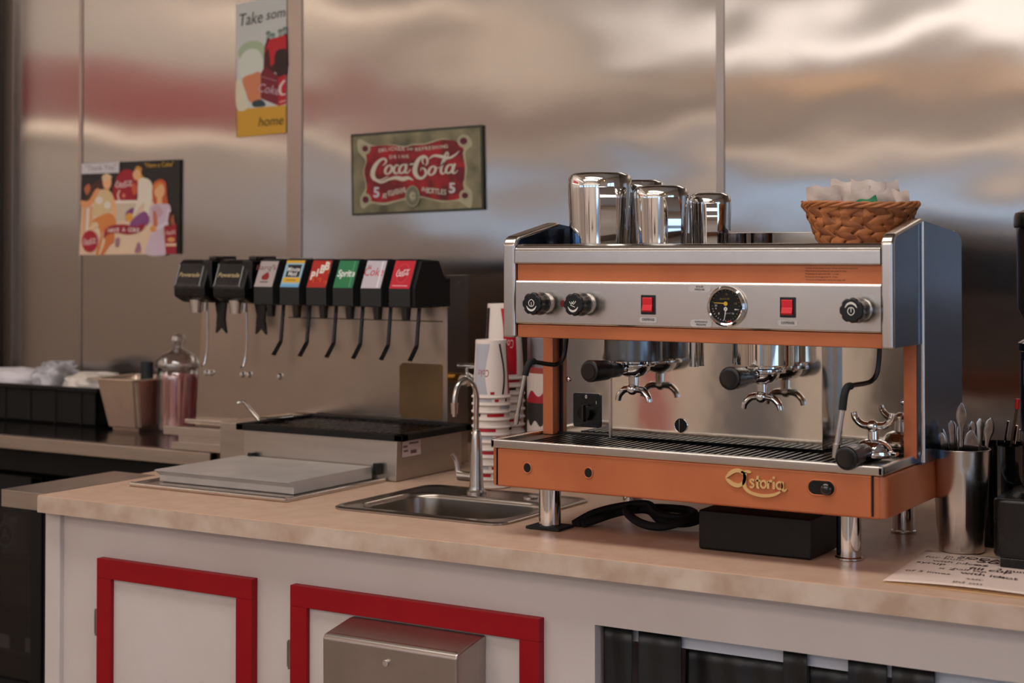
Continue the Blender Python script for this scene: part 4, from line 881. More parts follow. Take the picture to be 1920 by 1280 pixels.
# upper body
UZ0, UZ1 = 1.276, 1.447
t = MB(ORANGE); t.box(-1.512, -.826, 2.503, 2.71, 1.2765, 1.3005, bev=.002); t.build('lower_band', em)['label'] = 'orange band under the controls'
t = MB(ORANGE); t.box(-1.512, -.826, 2.503, 2.53, 1.380, 1.412, bev=.001); t.build('upper_band', em)['label'] = 'orange band above the controls'
MB(BLACKM).box(-1.513, -.825, 2.53, 2.86, 1.30, 1.43).build('inner_casing', em)
t = MB(SATIN); t.prism([(2.4985, 1.3015), (2.4965, 1.304), (2.4965, 1.377), (2.4985, 1.3805), (2.506, 1.3815), (2.52, 1.3815), (2.52, 1.3005), (2.506, 1.3005)], 'x', -1.512, -.826, bev=.0008); cp = t.build('control_panel', em)
t = MB(SATIN); t.prism([(2.503, 1.4105), (2.4945, 1.4115), (2.494, 1.4135), (2.494, 1.4345), (2.4955, 1.4385), (2.501, 1.4435), (2.508, 1.4465), (2.515, 1.447), (2.515, 1.4105)], 'x', -1.512, -.826, bev=.0006)
t.build('top_fascia', em)
t = MB(STEEL); t.box(-1.522, -.815, 2.505, 2.885, 1.428, 1.432); t.box(-1.52, -.815, 2.873, 2.880, 1.43, 1.4705, bev=.0015); t.build('cup_tray', em)
# end plates
prof = [(2.4965, 1.277), (2.4965, 1.446), (2.502, 1.455), (2.512, 1.460), (2.648, 1.486), (2.660, 1.4875), (2.672, 1.4855), (2.885, 1.467), (2.905, 1.455), (2.905, 1.0735), (2.66, 1.0735), (2.66, 1.277)]
proff = [(2.4965, 1.277), (2.4965, 1.446), (2.502, 1.455), (2.512, 1.460), (2.648, 1.486), (2.660, 1.4875), (2.672, 1.4855), (2.885, 1.467), (2.905, 1.455), (2.905, 1.0735), (2.712, 1.0735), (2.712, 1.277)]
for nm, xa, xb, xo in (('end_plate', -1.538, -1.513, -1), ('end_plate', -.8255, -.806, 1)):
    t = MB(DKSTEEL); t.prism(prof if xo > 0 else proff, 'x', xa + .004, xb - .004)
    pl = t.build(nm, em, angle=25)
    t = MB(SATIN)
    t.prism([(2.4945, 1.276), (2.4945, 1.447), (2.500, 1.457), (2.511, 1.4622), (2.648, 1.4882), (2.661, 1.4895), (2.661, 1.481), (2.648, 1.480), (2.516, 1.4545), (2.510, 1.447), (2.510, 1.276)], 'x', xa, xb, bev=.004, seg=4)
    if xo > 0: t.tube([(xb - .002 if xo > 0 else xa + .002, 2.661, 1.078), (xb - .002 if xo > 0 else xa + .002, 2.661, 1.47), (xb - .002 if xo > 0 else xa + .002, 2.661, 1.484)], .0042, smooth=0)
    t.build('chrome_edge', pl)
# control knobs
def knob(x, z, sym, lab):
    t = MB(BLACKP)
    n = 48; t2 = bmesh.new(); rings = []
    for y, r0, lobes in ((2.4965, .014, 0), (2.492, .0165, 0), (2.486, .0205, .4), (2.480, .0215, 1), (2.472, .0205, 1), (2.464, .0195, 1), (2.455, .0205, 1), (2.4525, .0190, 1), (2.452, .0175, 1)):
        rings.append([t2.verts.new((x + (r0 - lobes * .0022 * (max(0, math.cos(7 * a)) ** 2)) * math.cos(a), y, z + (r0 - lobes * .0022 * (max(0, math.cos(7 * a)) ** 2)) * math.sin(a))) for a in [2 * math.pi * i / n for i in range(n)]])
    for A, B in zip(rings, rings[1:]):
        for i in range(n): t2.faces.new((A[i], A[(i + 1) % n], B[(i + 1) % n], B[i]))
    t2.faces.new(rings[-1]); bmesh.ops.recalc_face_normals(t2, faces=t2.faces); t._add(t2)
    k = t.build('control_knob', em, angle=50)
    MB(CHROME).cyl((x, 2.4965, z), (x, 2.490, z), .0185).build('collar', k)
    a = Art(front(x, 2.4517, z)); W_ = (216, 212, 202)
    s = -1 if sym == 'top' else 1
    a.stroke([(-.010, s * -.004, .0008), (-.006, s * -.0095, .003), (0, s * -.0118, .0038), (.006, s * -.0095, .003), (.010, s * -.004, .0008)], W_)
    if sym == 'water': 
        for dx in (-.004, .000): a.stroke([(dx - .003, .005, .0013), (dx + .001, .0005, .0013), (dx + .006, .006, .0013)], W_, k=2)
        a.stroke([(-.005, -.001, .0013), (.004, -.0045, .0013)], W_)
    else:
        a.stroke([(-.003, s * -.004, .0013), (-.0055, s * .001, .0013), (-.004, s * .005, .0013), (0, s * .0075, .0013), (.004, s * .005, .0013), (.0055, s * .001, .0013), (.003, s * -.004, .0013)], W_, closed=True)
        a.stroke([(0, s * -.004, .0012), (0, s * .003, .0012)], W_)
    a.build('symbol', k)
knob(-1.452, 1.340, 'steam', ''); knob(-1.367, 1.340, 'water', ''); knob(-.860, 1.339, 'top', '')
MB(paint((110, 10, 24), .3)).cyl((-1.409, 2.4965, 1.340), (-1.409, 2.490, 1.340), .006).build('indicator_lamp', em)
for x in (-1.2415, -.984):
    s = MB(BLACKP).box(x - .0135, x + .0135, 2.4935, 2.4975, 1.3235, 1.3575, bev=.001).build('rocker_switch', em)
    MB(mat('red_rocker', (214, 26, 40), .3, coat=.3)).prism([(2.4935, 1.328), (2.4905, 1.328), (2.4885, 1.331), (2.4915, 1.340), (2.4905, 1.3525), (2.4935, 1.3535)], 'x', x - .0095, x + .0095, bev=.0006).build('rocker', s)
LABM = mat('label_plastic', (186, 180, 178), .4)
def label(x, z, w_, h, lines, th):
    l = MB(LABM).prism(rrect(x - w_ / 2, x + w_ / 2, z - h / 2, z + h / 2, h * .42), 'y', 2.4956, 2.4966).build('label_plate', em)
    a = Art(front(x, 2.4955, z), .0002)
    for i, s in enumerate(lines): a.text(s, 0, (len(lines) - 1) * th * .75 - i * th * 1.5, th, (54, 50, 50), bold=.015)
    a.build('lettering', l)
label(-1.1435, 1.3705, .041, .0125, ['BOILER', 'PRESSURE'], .0032)
label(-1.141, 1.3105, .041, .0125, ['DISPENSING', 'PRESSURE'], .0032)
label(-1.2415, 1.3145, .034, .0098, ['DISPENSE'], .0042); label(-.984, 1.3145, .034, .0098, ['DISPENSE'], .0042)
# pressure gauge
gx, gz = -1.0925, 1.3405
gd = MB(BLACKM).cyl((gx, 2.4968, gz), (gx, 2.490, gz), .031, n=48).build('gauge', em)
MB(CHROME).lathe([(.0335, 0), (.0350, .003), (.0345, .008), (.0315, .011), (.0290, .0095), (.0285, .006)], n=56, M=Matrix.Translation((gx, 2.497, gz)) @ Matrix.Rotation(R(90), 4, 'X')).build('bezel', gd)
a = Art(front(gx, 2.4895, gz), .0003); YL = (200, 160, 40); WW = (206, 204, 200)
for i in range(17):
    q = R(215 - i * 15.6 - 180 + 180); 
    a.stroke([(.0262 * math.cos(q), .0262 * math.sin(q) + .002, .0007), (.0235 * math.cos(q), .0235 * math.sin(q) + .002, .0007)], (120, 96, 40), k=1)
for i in range(15):
    q = R(190 + i * 11.4); a.stroke([(.0255 * math.cos(q), .0255 * math.sin(q), .0006), (.0232 * math.cos(q), .0232 * math.sin(q), .0006)], WW if i < 8 else (120, 110, 104), k=1)
a.stroke([(.002, -.0262, .0018), (.006, -.0256, .0018), (.010, -.0242, .0018)], (190, 40, 40), k=3)
a.text('lb/in2 0-30', -.002, .0125, .003, (140, 116, 50)).text('20', -.018, .001, .0035, WW).text('4', -.018, -.004, .0035, WW).text('8', -.0125, -.0125, .0035, WW).text('12', .001, .0205, .0035, (120, 100, 50)).text('16', .013, -.012, .0032, WW).text('kg/cm2', .004, -.0115, .0028, (150, 150, 160)).text('1.5', .018, .005, .0032, (150, 120, 60))
a.stroke([(0, .0045, .0016), (-.010, .0053, .0014), (-.0215, .0056, .0009)], YL, k=3).ell(0, .0045, .0036, .0036, YL)
a.stroke([(0, -.0045, .0018), (-.001, -.014, .0015), (-.003, -.024, .0010)], WW, k=3).ell(0, -.0045, .0034, .0034, WW).ell(0, -.0045, .001, .001, (90, 90, 90))
a.stroke([(.0165, -.005, .0024), (.024, -.0052, .0005)], WW, k=2)
a.build('dial', gd)
# warning text on the upper band
a = Art(front(-.956, 2.5027, 1.384), .0002)
for i, s in enumerate(['Valvola di sicurezza tarata 1.8 bar pressione massima', 'Manometro di pressione con scala 0 3 bar', 'Pressione di esercizio 0.8 - 1.2 bar', 'Pressione di erogazione 8 - 9 bar', 'Tensione e frequenza come da targa dati'][::-1]):
    a.text(s, 0, .0025 + i * .0048, .0027, (70, 36, 24), align='LEFT', sx=1.15)
a.build('warning_text', em)
# group heads and portafilters
def portafilter(parent, name, x, y, z, flip=False, rot=0):
    M = Matrix.Translation((x, y, z)) @ Matrix.Rotation(R(rot), 4, 'Z')
    if flip: M = M @ Matrix.Rotation(R(180), 4, 'Y') @ Matrix.Rotation(R(0), 4, 'Z')
    def X(mb):
        bmesh.ops.transform(mb.bm, matrix=M, verts=mb.bm.verts); return mb
    b = MB(CHROME).lathe([(0, -.022), (.012, -.022), (.022, -.018), (.029, -.010), (.031, -.004), (.033, -.003), (.034, .002), (.033, .006), (.030, .008), (0, .008)], n=40)
    b.box(-.041, -.030, -.008, .008, -.002, .004, bev=.001).box(.030, .041, -.008, .008, -.002, .004, bev=.001)
    b.cyl((0, -.028, -.006), (0, -.050, -.007), .0085, .0075)
    body = X(b).build(name, parent)
    h = MB(BLACKP).cyl((0, -.046, -.007), (0, -.084, -.0055), .0125, .0145, bev=.002).cyl((0, -.082, -.0055), (0, -.136, -.004), .0175, .0195, bev=.004)
    h.use(BLACKG).cyl((0, -.1355, -.004), (0, -.1375, -.004), .0135)
    X(h).build('handle', body)
    s = MB(CHROME).cyl((0, 0, -.020), (0, 0, -.042), .0095, .0085)
    s.tube([(-.006, 0, -.044), (-.020, 0, -.046), (-.031, 0, -.056), (-.034, 0, -.066)], lambda u: .0085 - .002 * u, n=12, flat=.8).tube([(.006, 0, -.044), (.020, 0, -.046), (.031, 0, -.056), (.034, 0, -.066)], lambda u: .0085 - .002 * u, n=12, flat=.8).sphere((0, -.004, -.044), .0105)
    X(s).build('spout', body)
    return body
GREYC = mat('group_casting', (120, 124, 128), .25, 1, noise=.1, nscale=12)
for x, m in ((-1.312, GREYC), (-1.062, MIRROR)):
    gh = MB(m).lathe([(.036, 0), (.052, .0), (.053, .003), (.053, .05), (.04, .05)], (x, 2.578, 1.237), n=48).lathe([(0, .002), (.0515, .002)], (x, 2.578, 1.237), n=48).build('group_head', em)
    MB(CHROME).lathe([(.036, -.006), (.038, -.004), (.038, .002), (.0, .002)], (x, 2.578, 1.237), n=40).box(x - .012, x + .012, 2.61, 2.634, 1.225, 1.277).build('lock_ring', gh)
portafilter(em, 'portafilter', -1.312, 2.578, 1.229, rot=-8)
portafilter(em, 'portafilter', -1.064, 2.578, 1.227, rot=-1)
MB(CHROME).cyl((-1.212, 2.62, 1.28), (-1.212, 2.62, 1.229), .0082, n=24).cyl((-1.212, 2.62, 1.2295), (-1.212, 2.62, 1.2265), .0088).build('hot_water_nozzle', em)
# steam wands
w1 = MB(mat('wand_dark', (40, 36, 34), .3, .6)).tube([(-1.462, 2.60, 1.285), (-1.466, 2.60, 1.25), (-1.470, 2.597, 1.232), (-1.477, 2.588, 1.2235), (-1.480, 2.57, 1.2235), (-1.4815, 2.53, 1.229), (-1.482, 2.508, 1.232), (-1.484, 2.498, 1.2285)], .0042).build('steam_wand', em)
MB(RUBBER).tube([(-1.482, 2.512, 1.2325), (-1.4835, 2.50, 1.2315), (-1.486, 2.494, 1.222), (-1.489, 2.492, 1.208)], .0062).build('sleeve', w1)
MB(SATIN).tube([(-1.4885, 2.492, 1.212), (-1.498, 2.490, 1.165), (-1.504, 2.489, 1.135)], lambda u: .0040, smooth=2).cyl((-1.504, 2.489, 1.136), (-1.5065, 2.4885, 1.119), .0052, .0044).build('wand_tip', w1)
w2 = MB(mat('wand_dark', (40, 36, 34), .3, .6)).tube([(-.862, 2.60, 1.285), (-.864, 2.60, 1.25), (-.867, 2.597, 1.228), (-.873, 2.588, 1.217), (-.878, 2.57, 1.214), (-.882, 2.53, 1.214), (-.883, 2.505, 1.213)], .0042).build('steam_wand', em)
MB(RUBBER).tube([(-.8825, 2.512, 1.2135), (-.8835, 2.498, 1.212), (-.886, 2.492, 1.200), (-.8885, 2.490, 1.176)], .0064).build('sleeve', w2)
MB(SATIN).tube([(-.888, 2.490, 1.18), (-.894, 2.488, 1.14), (-.897, 2.487, 1.12)], .0046, smooth=2).cyl((-.897, 2.487, 1.122), (-.900, 2.4865, 1.098), .0062, .0058, bev=.001).build('wand_tip', w2)
# loose portafilter lying upside down on the tray
pf = thing('portafilter', (-.878, 2.60, 1.087), 'loose chrome portafilter lying upside down on the right of the drip tray', 'portafilter')
portafilter(pf, 'filter_basket', -.878, 2.612, 1.0955, flip=True)

# ------------------------------------------------------------------ things under and on the machine
o = tag(MB(mat('box_black', (9, 8, 8), .4, spec=.3)).box(-1.182, -.974, 2.572, 2.70, CT + .001, CT + .070, bev=.004, seg=3).build('black_box'), 'flat black box on the worktop under the espresso machine', 'box')
t = MB(RUBBER)
for i, (dx, dz) in enumerate(((0, 0), (.012, .004), (-.006, .012))):
    t.tube([(-1.475 + dx, 2.66, CT + .006), (-1.455 + dx, 2.70, CT + .010 + dz), (-1.42, 2.74 + dx, CT + .022 + dz), (-1.37, 2.75, CT + .028 + dz), (-1.33 + dx, 2.73, CT + .014 + dz), (-1.28, 2.745 + dx, CT + .012 + dz), (-1.25 + dx, 2.80, CT + .03), (-1.22, 2.86, CT + .05 + dz), (-1.18, 2.9, CT + .06)], .0075, n=8)
t.tube([(-1.40, 2.72, CT + .03), (-1.36, 2.70, CT + .012), (-1.31, 2.70, CT + .010), (-1.27, 2.74, CT + .026), (-1.30, 2.78, CT + .03), (-1.37, 2.77, CT + .03)], .008, n=8, closed=True)
t.build('power_cable'); tag(bpy.data.objects['power_cable'], 'coiled black cable bundle on the worktop under the machine', 'cable')
ZT = 1.4325
def pitcher(x, y, r, h, rot, lab):
    o = thing('milk_pitcher', (x, y, ZT), lab, 'pitcher', 'steel pitchers on top of the machine')
    rb = r * .93
    MB(CHROME).lathe([(rb - .002, .004), (rb, .0), (rb + .001, .003), (rb, .006), (r * .95, h * .3), (r, h * .8), (r, h - .014), (r - .003, h - .005), (r - .010, h - .0008), (r - .016, h), (0, h - .002)], (x, y, ZT), n=56).build('pitcher_body', o)
    ca, sa = math.cos(R(rot)), math.sin(R(rot))
    def P(d, z): return (x + d * ca, y + d * sa, ZT + z)
    w_ = r * .24; t = bmesh.new(); rows = []
    path = spline([Vector((d, z, 0)) for d, z in ((r * .96, h * .80), (r * 1.20, h * .79), (r * 1.42, h * .66), (r * 1.50, h * .45), (r * 1.46, h * .2), (r * 1.40, h * .04))], 5)
    for i, p in enumerate(path):
        d = path[min(i + 1, len(path) - 1)] - path[max(i - 1, 0)]; d.normalize(); nn = Vector((-d.y, d.x, 0)) * .0016
        rows.append([t.verts.new(Vector((x, y, ZT)) + Vector((q.x * ca - sgn * w_ * sa, q.x * sa + sgn * w_ * ca, q.y))) for q, sgn in ((p + nn, -1), (p + nn, 1), (p - nn, 1), (p - nn, -1))])
    for A, B in zip(rows, rows[1:]):
        for k in range(4): t.faces.new((A[k], A[(k + 1) % 4], B[(k + 1) % 4], B[k]))
    t.faces.new(rows[0]); t.faces.new(rows[-1][::-1]); bmesh.ops.recalc_face_normals(t, faces=t.faces)
    MB(CHROME)._add(t).build('handle', o)
pitcher(-1.414, 2.64, .0600, .148, -52, 'largest steel pitcher, leftmost on top of the machine')
pitcher(-1.393, 2.765, .0480, .139, -50, 'steel pitcher half hidden behind the largest one')
pitcher(-1.287, 2.64, .0510, .121, -46, 'medium steel pitcher in front, right of the largest')
pitcher(-1.232, 2.735, .0400, .110, -62, 'smallest steel pitcher, at the right end of the pitchers')
def small_cup(x, y, r, h, lab):
    o = MB(mat('cup_steel_dark', (120, 116, 118), .15, 1)).lathe([(0, .001), (r * .9, .001), (r, .004), (r, h - .002), (r + .001, h), (r - .0015, h), (r - .002, h - .003), (r - .003, .005), (0, .005)], (x, y, ZT), n=36).build('steel_cup')
    tag(o, lab, 'cup', 'low steel cups on top of the machine')
small_cup(-1.165, 2.70, .021, .034, 'low steel cup beside the smallest pitcher'); small_cup(-1.118, 2.71, .020, .034, 'low steel cup nearer the wicker basket')
tag(MB(BLACKP).lathe([(0, .001), (.022, .001), (.026, .05), (.024, .05), (.02, .006), (0, .006)], (-1.515, 2.79, ZT), n=32).build('black_cup'), 'dark cup at the back left corner of the machine top', 'cup')
tag(MB(GL).lathe([(0, .001), (.018, .001), (.020, .045), (.019, .045), (.017, .006), (0, .006)], (-1.487, 2.70, ZT), n=32).build('shot_glass'), 'small clear glass left of the largest pitcher', 'glass')
tag(MB(CHROME).lathe([(0, .010), (.02, .010), (.029, .013), (.030, .012), (.02, .007), (0, .006)], (-1.487, 2.62, ZT), n=32).build('lid'), 'small round steel lid at the front left of the machine top', 'lid')
# wicker basket with paper packets
bx, by = -.935, 2.715
bk = thing('wicker_basket', (bx, by, ZT), 'round woven wicker basket of paper packets on top of the machine', 'basket')
W1 = mat('wicker', (188, 118, 66), .55, noise=.5, nscale=40, bump=.0006, bscale=120, col2=(140, 78, 38)); W2 = mat('wicker_dark', (160, 92, 48), .6, noise=.5, nscale=40, bump=.0006, bscale=120, col2=(110, 60, 30))
def brad(v): return .064 + .037 * v ** .8
BH = .083
t = MB(W2); t.lathe([(0, .002), (.062, .002)] + [((brad(v) - .0025), .002 + (BH - .004) * v) for v in (0, .2, .4, .6, .8, 1)], (bx, by, ZT), n=64, sx=1, sy=.78); t.build('basket_lining', bk)
t = MB(W1)
for fam, m in ((1, W1), (-1, W2)):
    t.use(m); N = 15
    for i in range(N):
        wd = .42; 
        def fn(u, v, i=i, fam=fam):
            th = 2 * math.pi * (i + (u - .5) * .86) / N + fam * v * 1.15
            ph = (v * 7.5 + (i * .5 if fam > 0 else i * .5 + 1))
            r = brad(v) + .0016 * math.sin(math.pi * ph) * fam + .0012 - .0012 * (2 * u - 1) ** 2
            return (bx + r * math.cos(th), by + .78 * r * math.sin(th), ZT + .002 + (BH - .003) * v)
        t.grid(fn, 4, 26)
t.build('woven_strips', bk, solid=.0008)
t = MB(W1)
for k in range(3):
    pts = [(bx + (brad(1) + .002 * math.cos(9 * a + k * 2.1)) * math.cos(a), by + .78 * (brad(1) + .002 * math.cos(9 * a + k * 2.1)) * math.sin(a), ZT + BH - .001 + .0035 * math.sin(9 * a + k * 2.1) + .002 * math.sin(2 * a)) for a in [2 * math.pi * i / 90 for i in range(90)]]
    t.tube(pts, .0028, n=7, smooth=0, closed=True)
t.tube([(bx - .100, by - .01, ZT + BH), (bx - .104, by - .012, ZT + BH + .008)], .002, smooth=0)
t.build('braided_rim', bk)
def packet(x, y, z, w_, h, rz, tilt, seed, m, lab):
    rnd = random.Random(seed); p = [rnd.uniform(0, 6) for _ in range(4)]
    M = Matrix.Translation((x, y, z)) @ Matrix.Rotation(R(rz), 4, 'Z') @ Matrix.Rotation(R(tilt), 4, 'X') @ Matrix.Rotation(R(rnd.uniform(-14, 14)), 4, 'Y')
    t = MB(m)
    for sd in (-1, 1):
        t.grid(lambda u, v: tuple(M @ Vector(((u - .5) * w_, sd * (.0045 * math.sin(math.pi * u) * math.sin(math.pi * v) + .0002) + .0015 * math.sin(9 * u + p[0] + 4 * v) * math.sin(7 * v + p[1]), (v - .5) * h + .002 * math.sin(11 * u + p[2])))), 14, 12)
    tag(t.build('paper_packet', angle=50), lab, 'packet', 'paper packets in the basket')
PW = mat('packet_paper', (214, 196, 186), .65, noise=.12, nscale=60, bump=.0006, bscale=160)
packet(bx - .058, by - .022, ZT + .088, .062, .058, 8, 18, 1, PW, 'white paper packet leftmost in the wicker basket')
packet(bx - .020, by - .012, ZT + .093, .066, .062, -6, 10, 2, PW, 'large white paper packet left of the middle in the wicker basket')
packet(bx + .020, by - .016, ZT + .095, .060, .060, 4, 12, 3, PW, 'tall white paper packet in the middle of the wicker basket')
packet(bx + .050, by - .008, ZT + .093, .050, .056, 20, 14, 4, PW, 'white paper packet with folded corner right of the middle')
packet(bx + .074, by - .006, ZT + .082, .044, .052, -24, 20, 5, PW, 'white paper packet rightmost in the wicker basket')
packet(bx + .022, by - .040, ZT + .069, .054, .044, 2, 8, 6, mat('green_packet', (20, 120, 76), .5), 'green packet at the front of the wicker basket')
packet(bx - .03, by - .046, ZT + .062, .05, .046, -10, 14, 8, mat('tan_packet', (196, 140, 80), .6), 'tan packet low at the front left of the wicker basket')

# ------------------------------------------------------------------ right end: tumblers, grinder, sheet of paper
cx, cy = -.780, 2.79
tu = thing('steel_tumbler', (cx, cy, CT), 'tall steel malt tumbler full of spoons at the right of the machine', 'tumbler')
def tum(n=72):
    t = bmesh.new(); rings = []
    for q in [i / 30 for i in range(31)]:
        z = .003 + .176 * q; r0 = .0385 + .0105 * q
        ring = []
        for i in range(n):
            a = 2 * math.pi * i / n; dd = 0
            for c0 in (-68, 22, 112, 202):
                da = (math.degrees(a) - c0 + 180) % 360 - 180
                if .18 < q < .84: e = min(1, (q - .18) / .05, (.84 - q) / .05); dd += .0014 * e * math.exp(-(da / 6) ** 2)
            ring.append(t.verts.new((cx + (r0 + dd) * math.cos(a), cy + (r0 + dd) * math.sin(a), CT + z)))
        rings.append(ring)
    for A, B in zip(rings, rings[1:]):
        for i in range(n): t.faces.new((A[i], A[(i + 1) % n], B[(i + 1) % n], B[i]))
    return t
t = MB(SATIN); t._add(tum()).lathe([(0, .001), (.036, .001), (.0385, .003)], (cx, cy, CT), n=72).ring((cx, cy, CT + .1795), .0492, .0010, n=64)
t.lathe([(.0478, .179), (.0375, .006), (0, .006)], (cx, cy, CT), n=48)
t.build('tumbler_body', tu, angle=60)
SPN = mat('spoon_steel', (170, 160, 154), .16, 1, noise=.35, nscale=90)
def spoon(x, y, ang, tilt, L, kind, lab, m=None):
    """handle end up, bowl hidden down in the tumbler"""
    d = Vector((math.cos(R(ang)) * math.sin(R(tilt)), math.sin(R(ang)) * math.sin(R(tilt)), math.cos(R(tilt))))
    base = Vector((x, y, CT + .012)); side = Vector((.93, .36, 0)); side = (side - d * side.dot(d)).normalized(); nn = d.cross(side)
    wprof = {'fid': lambda u: .0038 + .0045 * max(0, (u - .78) / .10) ** 2 if u < .88 else .0088 * math.sqrt(max(.02, 1 - ((u - .90) / .10) ** 2)), 'plain': lambda u: .003 + .0052 * u ** 3 if u < .94 else .0078 * math.sqrt(max(.05, 1 - ((u - .94) / .065) ** 2)), 'bowl': lambda u: .0022 if u < .72 else .0022 + .011 * math.sin(math.pi * min(1, (u - .72) / .28)) ** .7}[kind]
    t = bmesh.new(); rows = []; n = 36
    for i in range(n + 1):
        u = i / n; c = base + d * (L * u) + nn * (.004 * math.sin(u * 3)); w_ = wprof(u); th = .0011
        rows.append([t.verts.new(c + side * a * w_ + nn * b * th) for a, b in ((-1, 0), (-.6, 1), (.6, 1), (1, 0), (.6, -1), (-.6, -1))])
    for A, B in zip(rows, rows[1:]):
        for k in range(6): t.faces.new((A[k], A[(k + 1) % 6], B[(k + 1) % 6], B[k]))
    t.faces.new(rows[0]); t.faces.new(rows[-1][::-1]); bmesh.ops.recalc_face_normals(t, faces=t.faces)
    tag(MB(m or SPN)._add(t).build('spoon', angle=60), lab, 'spoon', 'spoons in the steel tumbler')
spoon(cx + .004, cy - .02, -60, 2, .250, 'fid', 'spoon with the tallest upright patterned handle in the middle of the tumbler')
spoon(cx + .018, cy + .004, 10, 8, .225, 'fid', 'spoon with a blue glinting handle leaning right in the tumbler')
spoon(cx - .01, cy - .006, 190, 8, .212, 'bowl', 'spoon whose bowl shows at the left rim of the tumbler')
spoon(cx - .018, cy + .005, 170, 7, .200, 'bowl', 'spoon leaning leftmost over the tumbler rim')
spoon(cx - .004, cy - .004, 180, 3, .216, 'plain', 'spoon with a plain dark handle left of the middle')
spoon(cx + .002, cy + .008, 190, 2, .206, 'plain', 'spoon with a wide pale handle just left of the tallest one', SATIN)
spoon(cx + .008, cy + .012, 60, 3, .214, 'plain', 'spoon with a thin curved handle right of the tallest one')
spoon(cx + .010, cy - .01, 0, 3, .202, 'bowl', 'spoon with a small reddish bowl right of the tallest one')
spoon(cx + .014, cy + .02, 40, 4, .219, 'plain', 'spoon with a round pale tip at the back of the tumbler', SATIN)
spoon(cx - .022, cy + .012, 165, 10, .208, 'plain', 'spoon touching the orange housing at the far left of the tumbler')
spoon(cx - .014, cy - .016, 200, 5, .196, 'plain', 'short curved spoon handle low at the front left of the tumbler')
b2x, b2y = -.735, 2.885
b2 = thing('black_tumbler', (b2x, b2y, CT), 'black tumbler half hidden behind the steel tumbler', 'tumbler')
MB(BLACKG).lathe([(0, .001), (.035, .001), (.038, .004), (.046, .180), (.047, .182), (.045, .182), (.0365, .008), (0, .008)], (b2x, b2y, CT), n=48).build('tumbler_body', b2)
def stick(x0, y0, x1, y1, z1, r, m, tip, lab):
    o = MB(m).cyl((x0, y0, CT + .012), (x1, y1, z1), r, n=10).build('stir_rod')
    if tip: MB(paint((190, 24, 24), .4)).cyl((x1, y1, z1), (x1 + .002, y1, z1 + .018), .0045, n=12, bev=.001).build('red_tip', o)
    tag(o, lab, 'stir rod', 'rods in the black tumbler')
stick(b2x - .01, b2y, b2x + .03, b2y - .01, 1.155, .0022, mat('rod_dark', (90, 70, 60), .3, .8), True, 'red tipped thermometer rod in the black tumbler')
stick(b2x - .02, b2y - .01, b2x + .02, b2y - .03, 1.135, .0022, CHROME, False, 'thin steel rod leaning right in the black tumbler')
stick(b2x, b2y - .01, b2x + .034, b2y - .03, 1.128, .003, CHROME, False, 'thicker steel rod nearest the grinder in the black tumbler')
gx, gy = -.600, 2.76
gr = thing('coffee_grinder', (gx, gy, CT), 'black coffee grinder with a smoked hopper cut by the right edge', 'grinder')
t = MB(BLACKP); t.prism(rrect(gx - .098, gx + .09, gy - .09, gy + .12, .02), 'z', CT + .018, CT + .115, bev=.006, seg=3); t.box(gx - .085, gx + .08, gy - .085, gy + .11, CT + .001, CT + .018, bev=.002)
t.lathe([(.088, .115), (.082, .124), (.06, .128), (0, .128)], (gx, gy, CT), n=40)
t.build('base', gr)
MB(BLACKG).lathe([(.066, .124), (.066, .2), (.07, .202), (.07, .205), (.066, .208), (0, .208)], (gx, gy, CT), n=48).build('motor_housing', gr)
MB(CHROME).lathe([(.071, .206), (.0725, .208), (.0725, .224), (.071, .226), (0, .226)], (gx, gy, CT), n=48).build('chrome_ring', gr)
MB(BLACKG).lathe([(.070, .226), (.070, .355), (.073, .357), (.073, .37), (.060, .378), (.03, .386), (0, .386)], (gx, gy, CT), n=48).build('upper_housing', gr)
a = Art(lambda u, v, h: Vector((gx + (.0705 + h) * math.sin(u), gy - (.0705 + h) * math.cos(u), CT + v)), .0003)
for i in range(8): a.k = 1; a.rect(-.86 + i * .1, .300, -.76 + i * .1, .342, (176, 160, 152))
for i, s in enumerate(('AUTOMATIC', 'GRINDER', 'WARNING', 'UNPLUG')): a.k = 1.4; a.text(s, -.80, .336 - i * .0095, .0045, (60, 50, 50), align='LEFT', sx=13)
a.build('sticker', gr)
SMK = mat('smoked_hopper', (34, 26, 24), .12, coat=.4)
MB(SMK).lathe([(0, .386), (.02, .386), (.024, .398), (.066, .412), (.0735, .428), (.0745, .565), (.0, .565)], (gx, gy, CT), n=56).build('hopper', gr)
MB(BLACKP).lathe([(.0775, .563), (.0785, .566), (.0785, .580), (.076, .588), (.06, .594), (0, .596)], (gx, gy, CT), n=56).build('hopper_lid', gr)
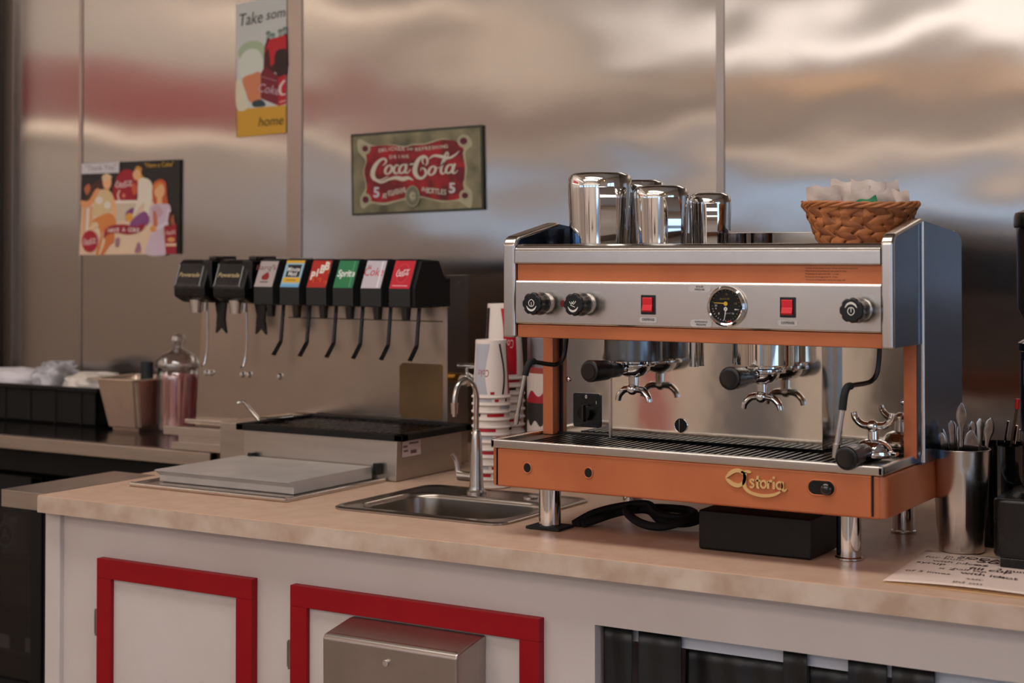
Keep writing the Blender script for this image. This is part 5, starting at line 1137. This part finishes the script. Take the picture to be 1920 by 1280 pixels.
# handwritten sheet
pp = thing('paper_sheet', (-.7, 2.6, CT), 'handwritten white sheet of paper lying at the right end of the worktop', 'paper')
def pf_(u, v): # u right, v depth
    a0 = Vector((-.814, 2.463)); a1 = Vector((-.835, 2.765)); b0 = Vector((-.46, 2.452)); b1 = Vector((-.48, 2.755))
    p = (a0 * (1 - u) + b0 * u) * (1 - v) + (a1 * (1 - u) + b1 * u) * v
    return p
def pz(u, v): return CT + .0015 + .006 * max(0, 1 - v * 3) * (.3 + .7 * math.sin(min(1, u * 1.5) * 1.57)) + .002 * math.sin(u * 5) * (1 - v)
MB(PAPER).grid(lambda u, v: (*pf_(u, v), pz(u, v)), 20, 14).build('sheet', pp, solid=.0003)
MB(mat('card_under', (214, 176, 130), .7)).grid(lambda u, v: (*(pf_(u * .98 + .01, v * .95)), CT + .0008), 6, 4).build('under_sheet', pp, solid=.0003)
a = Art(lambda u, v, h: Vector((*pf_(u, v), pz(u, v) + h)), .0003); INK = (120, 92, 88); INK2 = (70, 44, 46)
def fpp(x, y): # crop pixels of the sheet -> u,v (approx. affine fit of the visible part)
    v = (700 - y - (x - 90) * -.105 - 134) / 315 if False else None
def scr(u0, v0, n, seed, w_=.0022, ink=INK, st=.024, hh=.035):
    rr = random.Random(seed); pts = []
    for i in range(n * 2 + 1): pts.append((u0 + rr.uniform(-.004, .004) + (hh * .35 if i % 2 else -hh * .35), v0 - i * st * .5 + rr.uniform(-.006, .006), w_ * rr.uniform(.7, 1.2)))
    a.stroke(pts, ink, 4)
# rows of writing running away from the viewer
def word(txt, u, v, h, ink=INK, rot=-84): a.text(txt, u, v, h, ink, rot=0, sx=.8, bold=.01)
for (txt, u, v, h, ink) in (('for bulk', .130, .80, .055, INK), ('syrup', .10, .62, .060, INK2), ('of 3 limes', .135, .36, .050, INK), ('in a jar', .20, .86, .052, INK), ('with juice', .20, .70, .052, INK), ('x 2 ', .205, .50, .055, INK),
                            ('SODA', .285, .88, .070, INK2), ('1 oz', .295, .70, .065, INK2), ('half tsp', .30, .52, .05, INK), ('Soda', .385, .82, .10, INK2), ('fill cup', .385, .58, .070, INK2), ('with ice', .375, .43, .06, INK2), ('stir', .365, .27, .055, INK), ('lid on', .36, .12, .055, INK),
                            ('milk', .50, .80, .055, INK), ('3 pumps', .505, .62, .055, INK2), ('hot', .49, .42, .06, INK2), ('tea', .60, .80, .05, INK), ('bag', .605, .68, .05, INK), ('lemon', .71, .84, .05, INK), ('and ice', .70, .62, .05, INK), ('honey', .70, .40, .05, INK)):
    word(txt, u, v, h, ink)
a.stroke([(.80, .42, .010), (.88, .60, .014), (.95, .78, .012)], INK2).stroke([(.83, .74, .010), (.88, .60, .014), (.95, .44, .012)], INK2)
a.build('handwriting', pp)
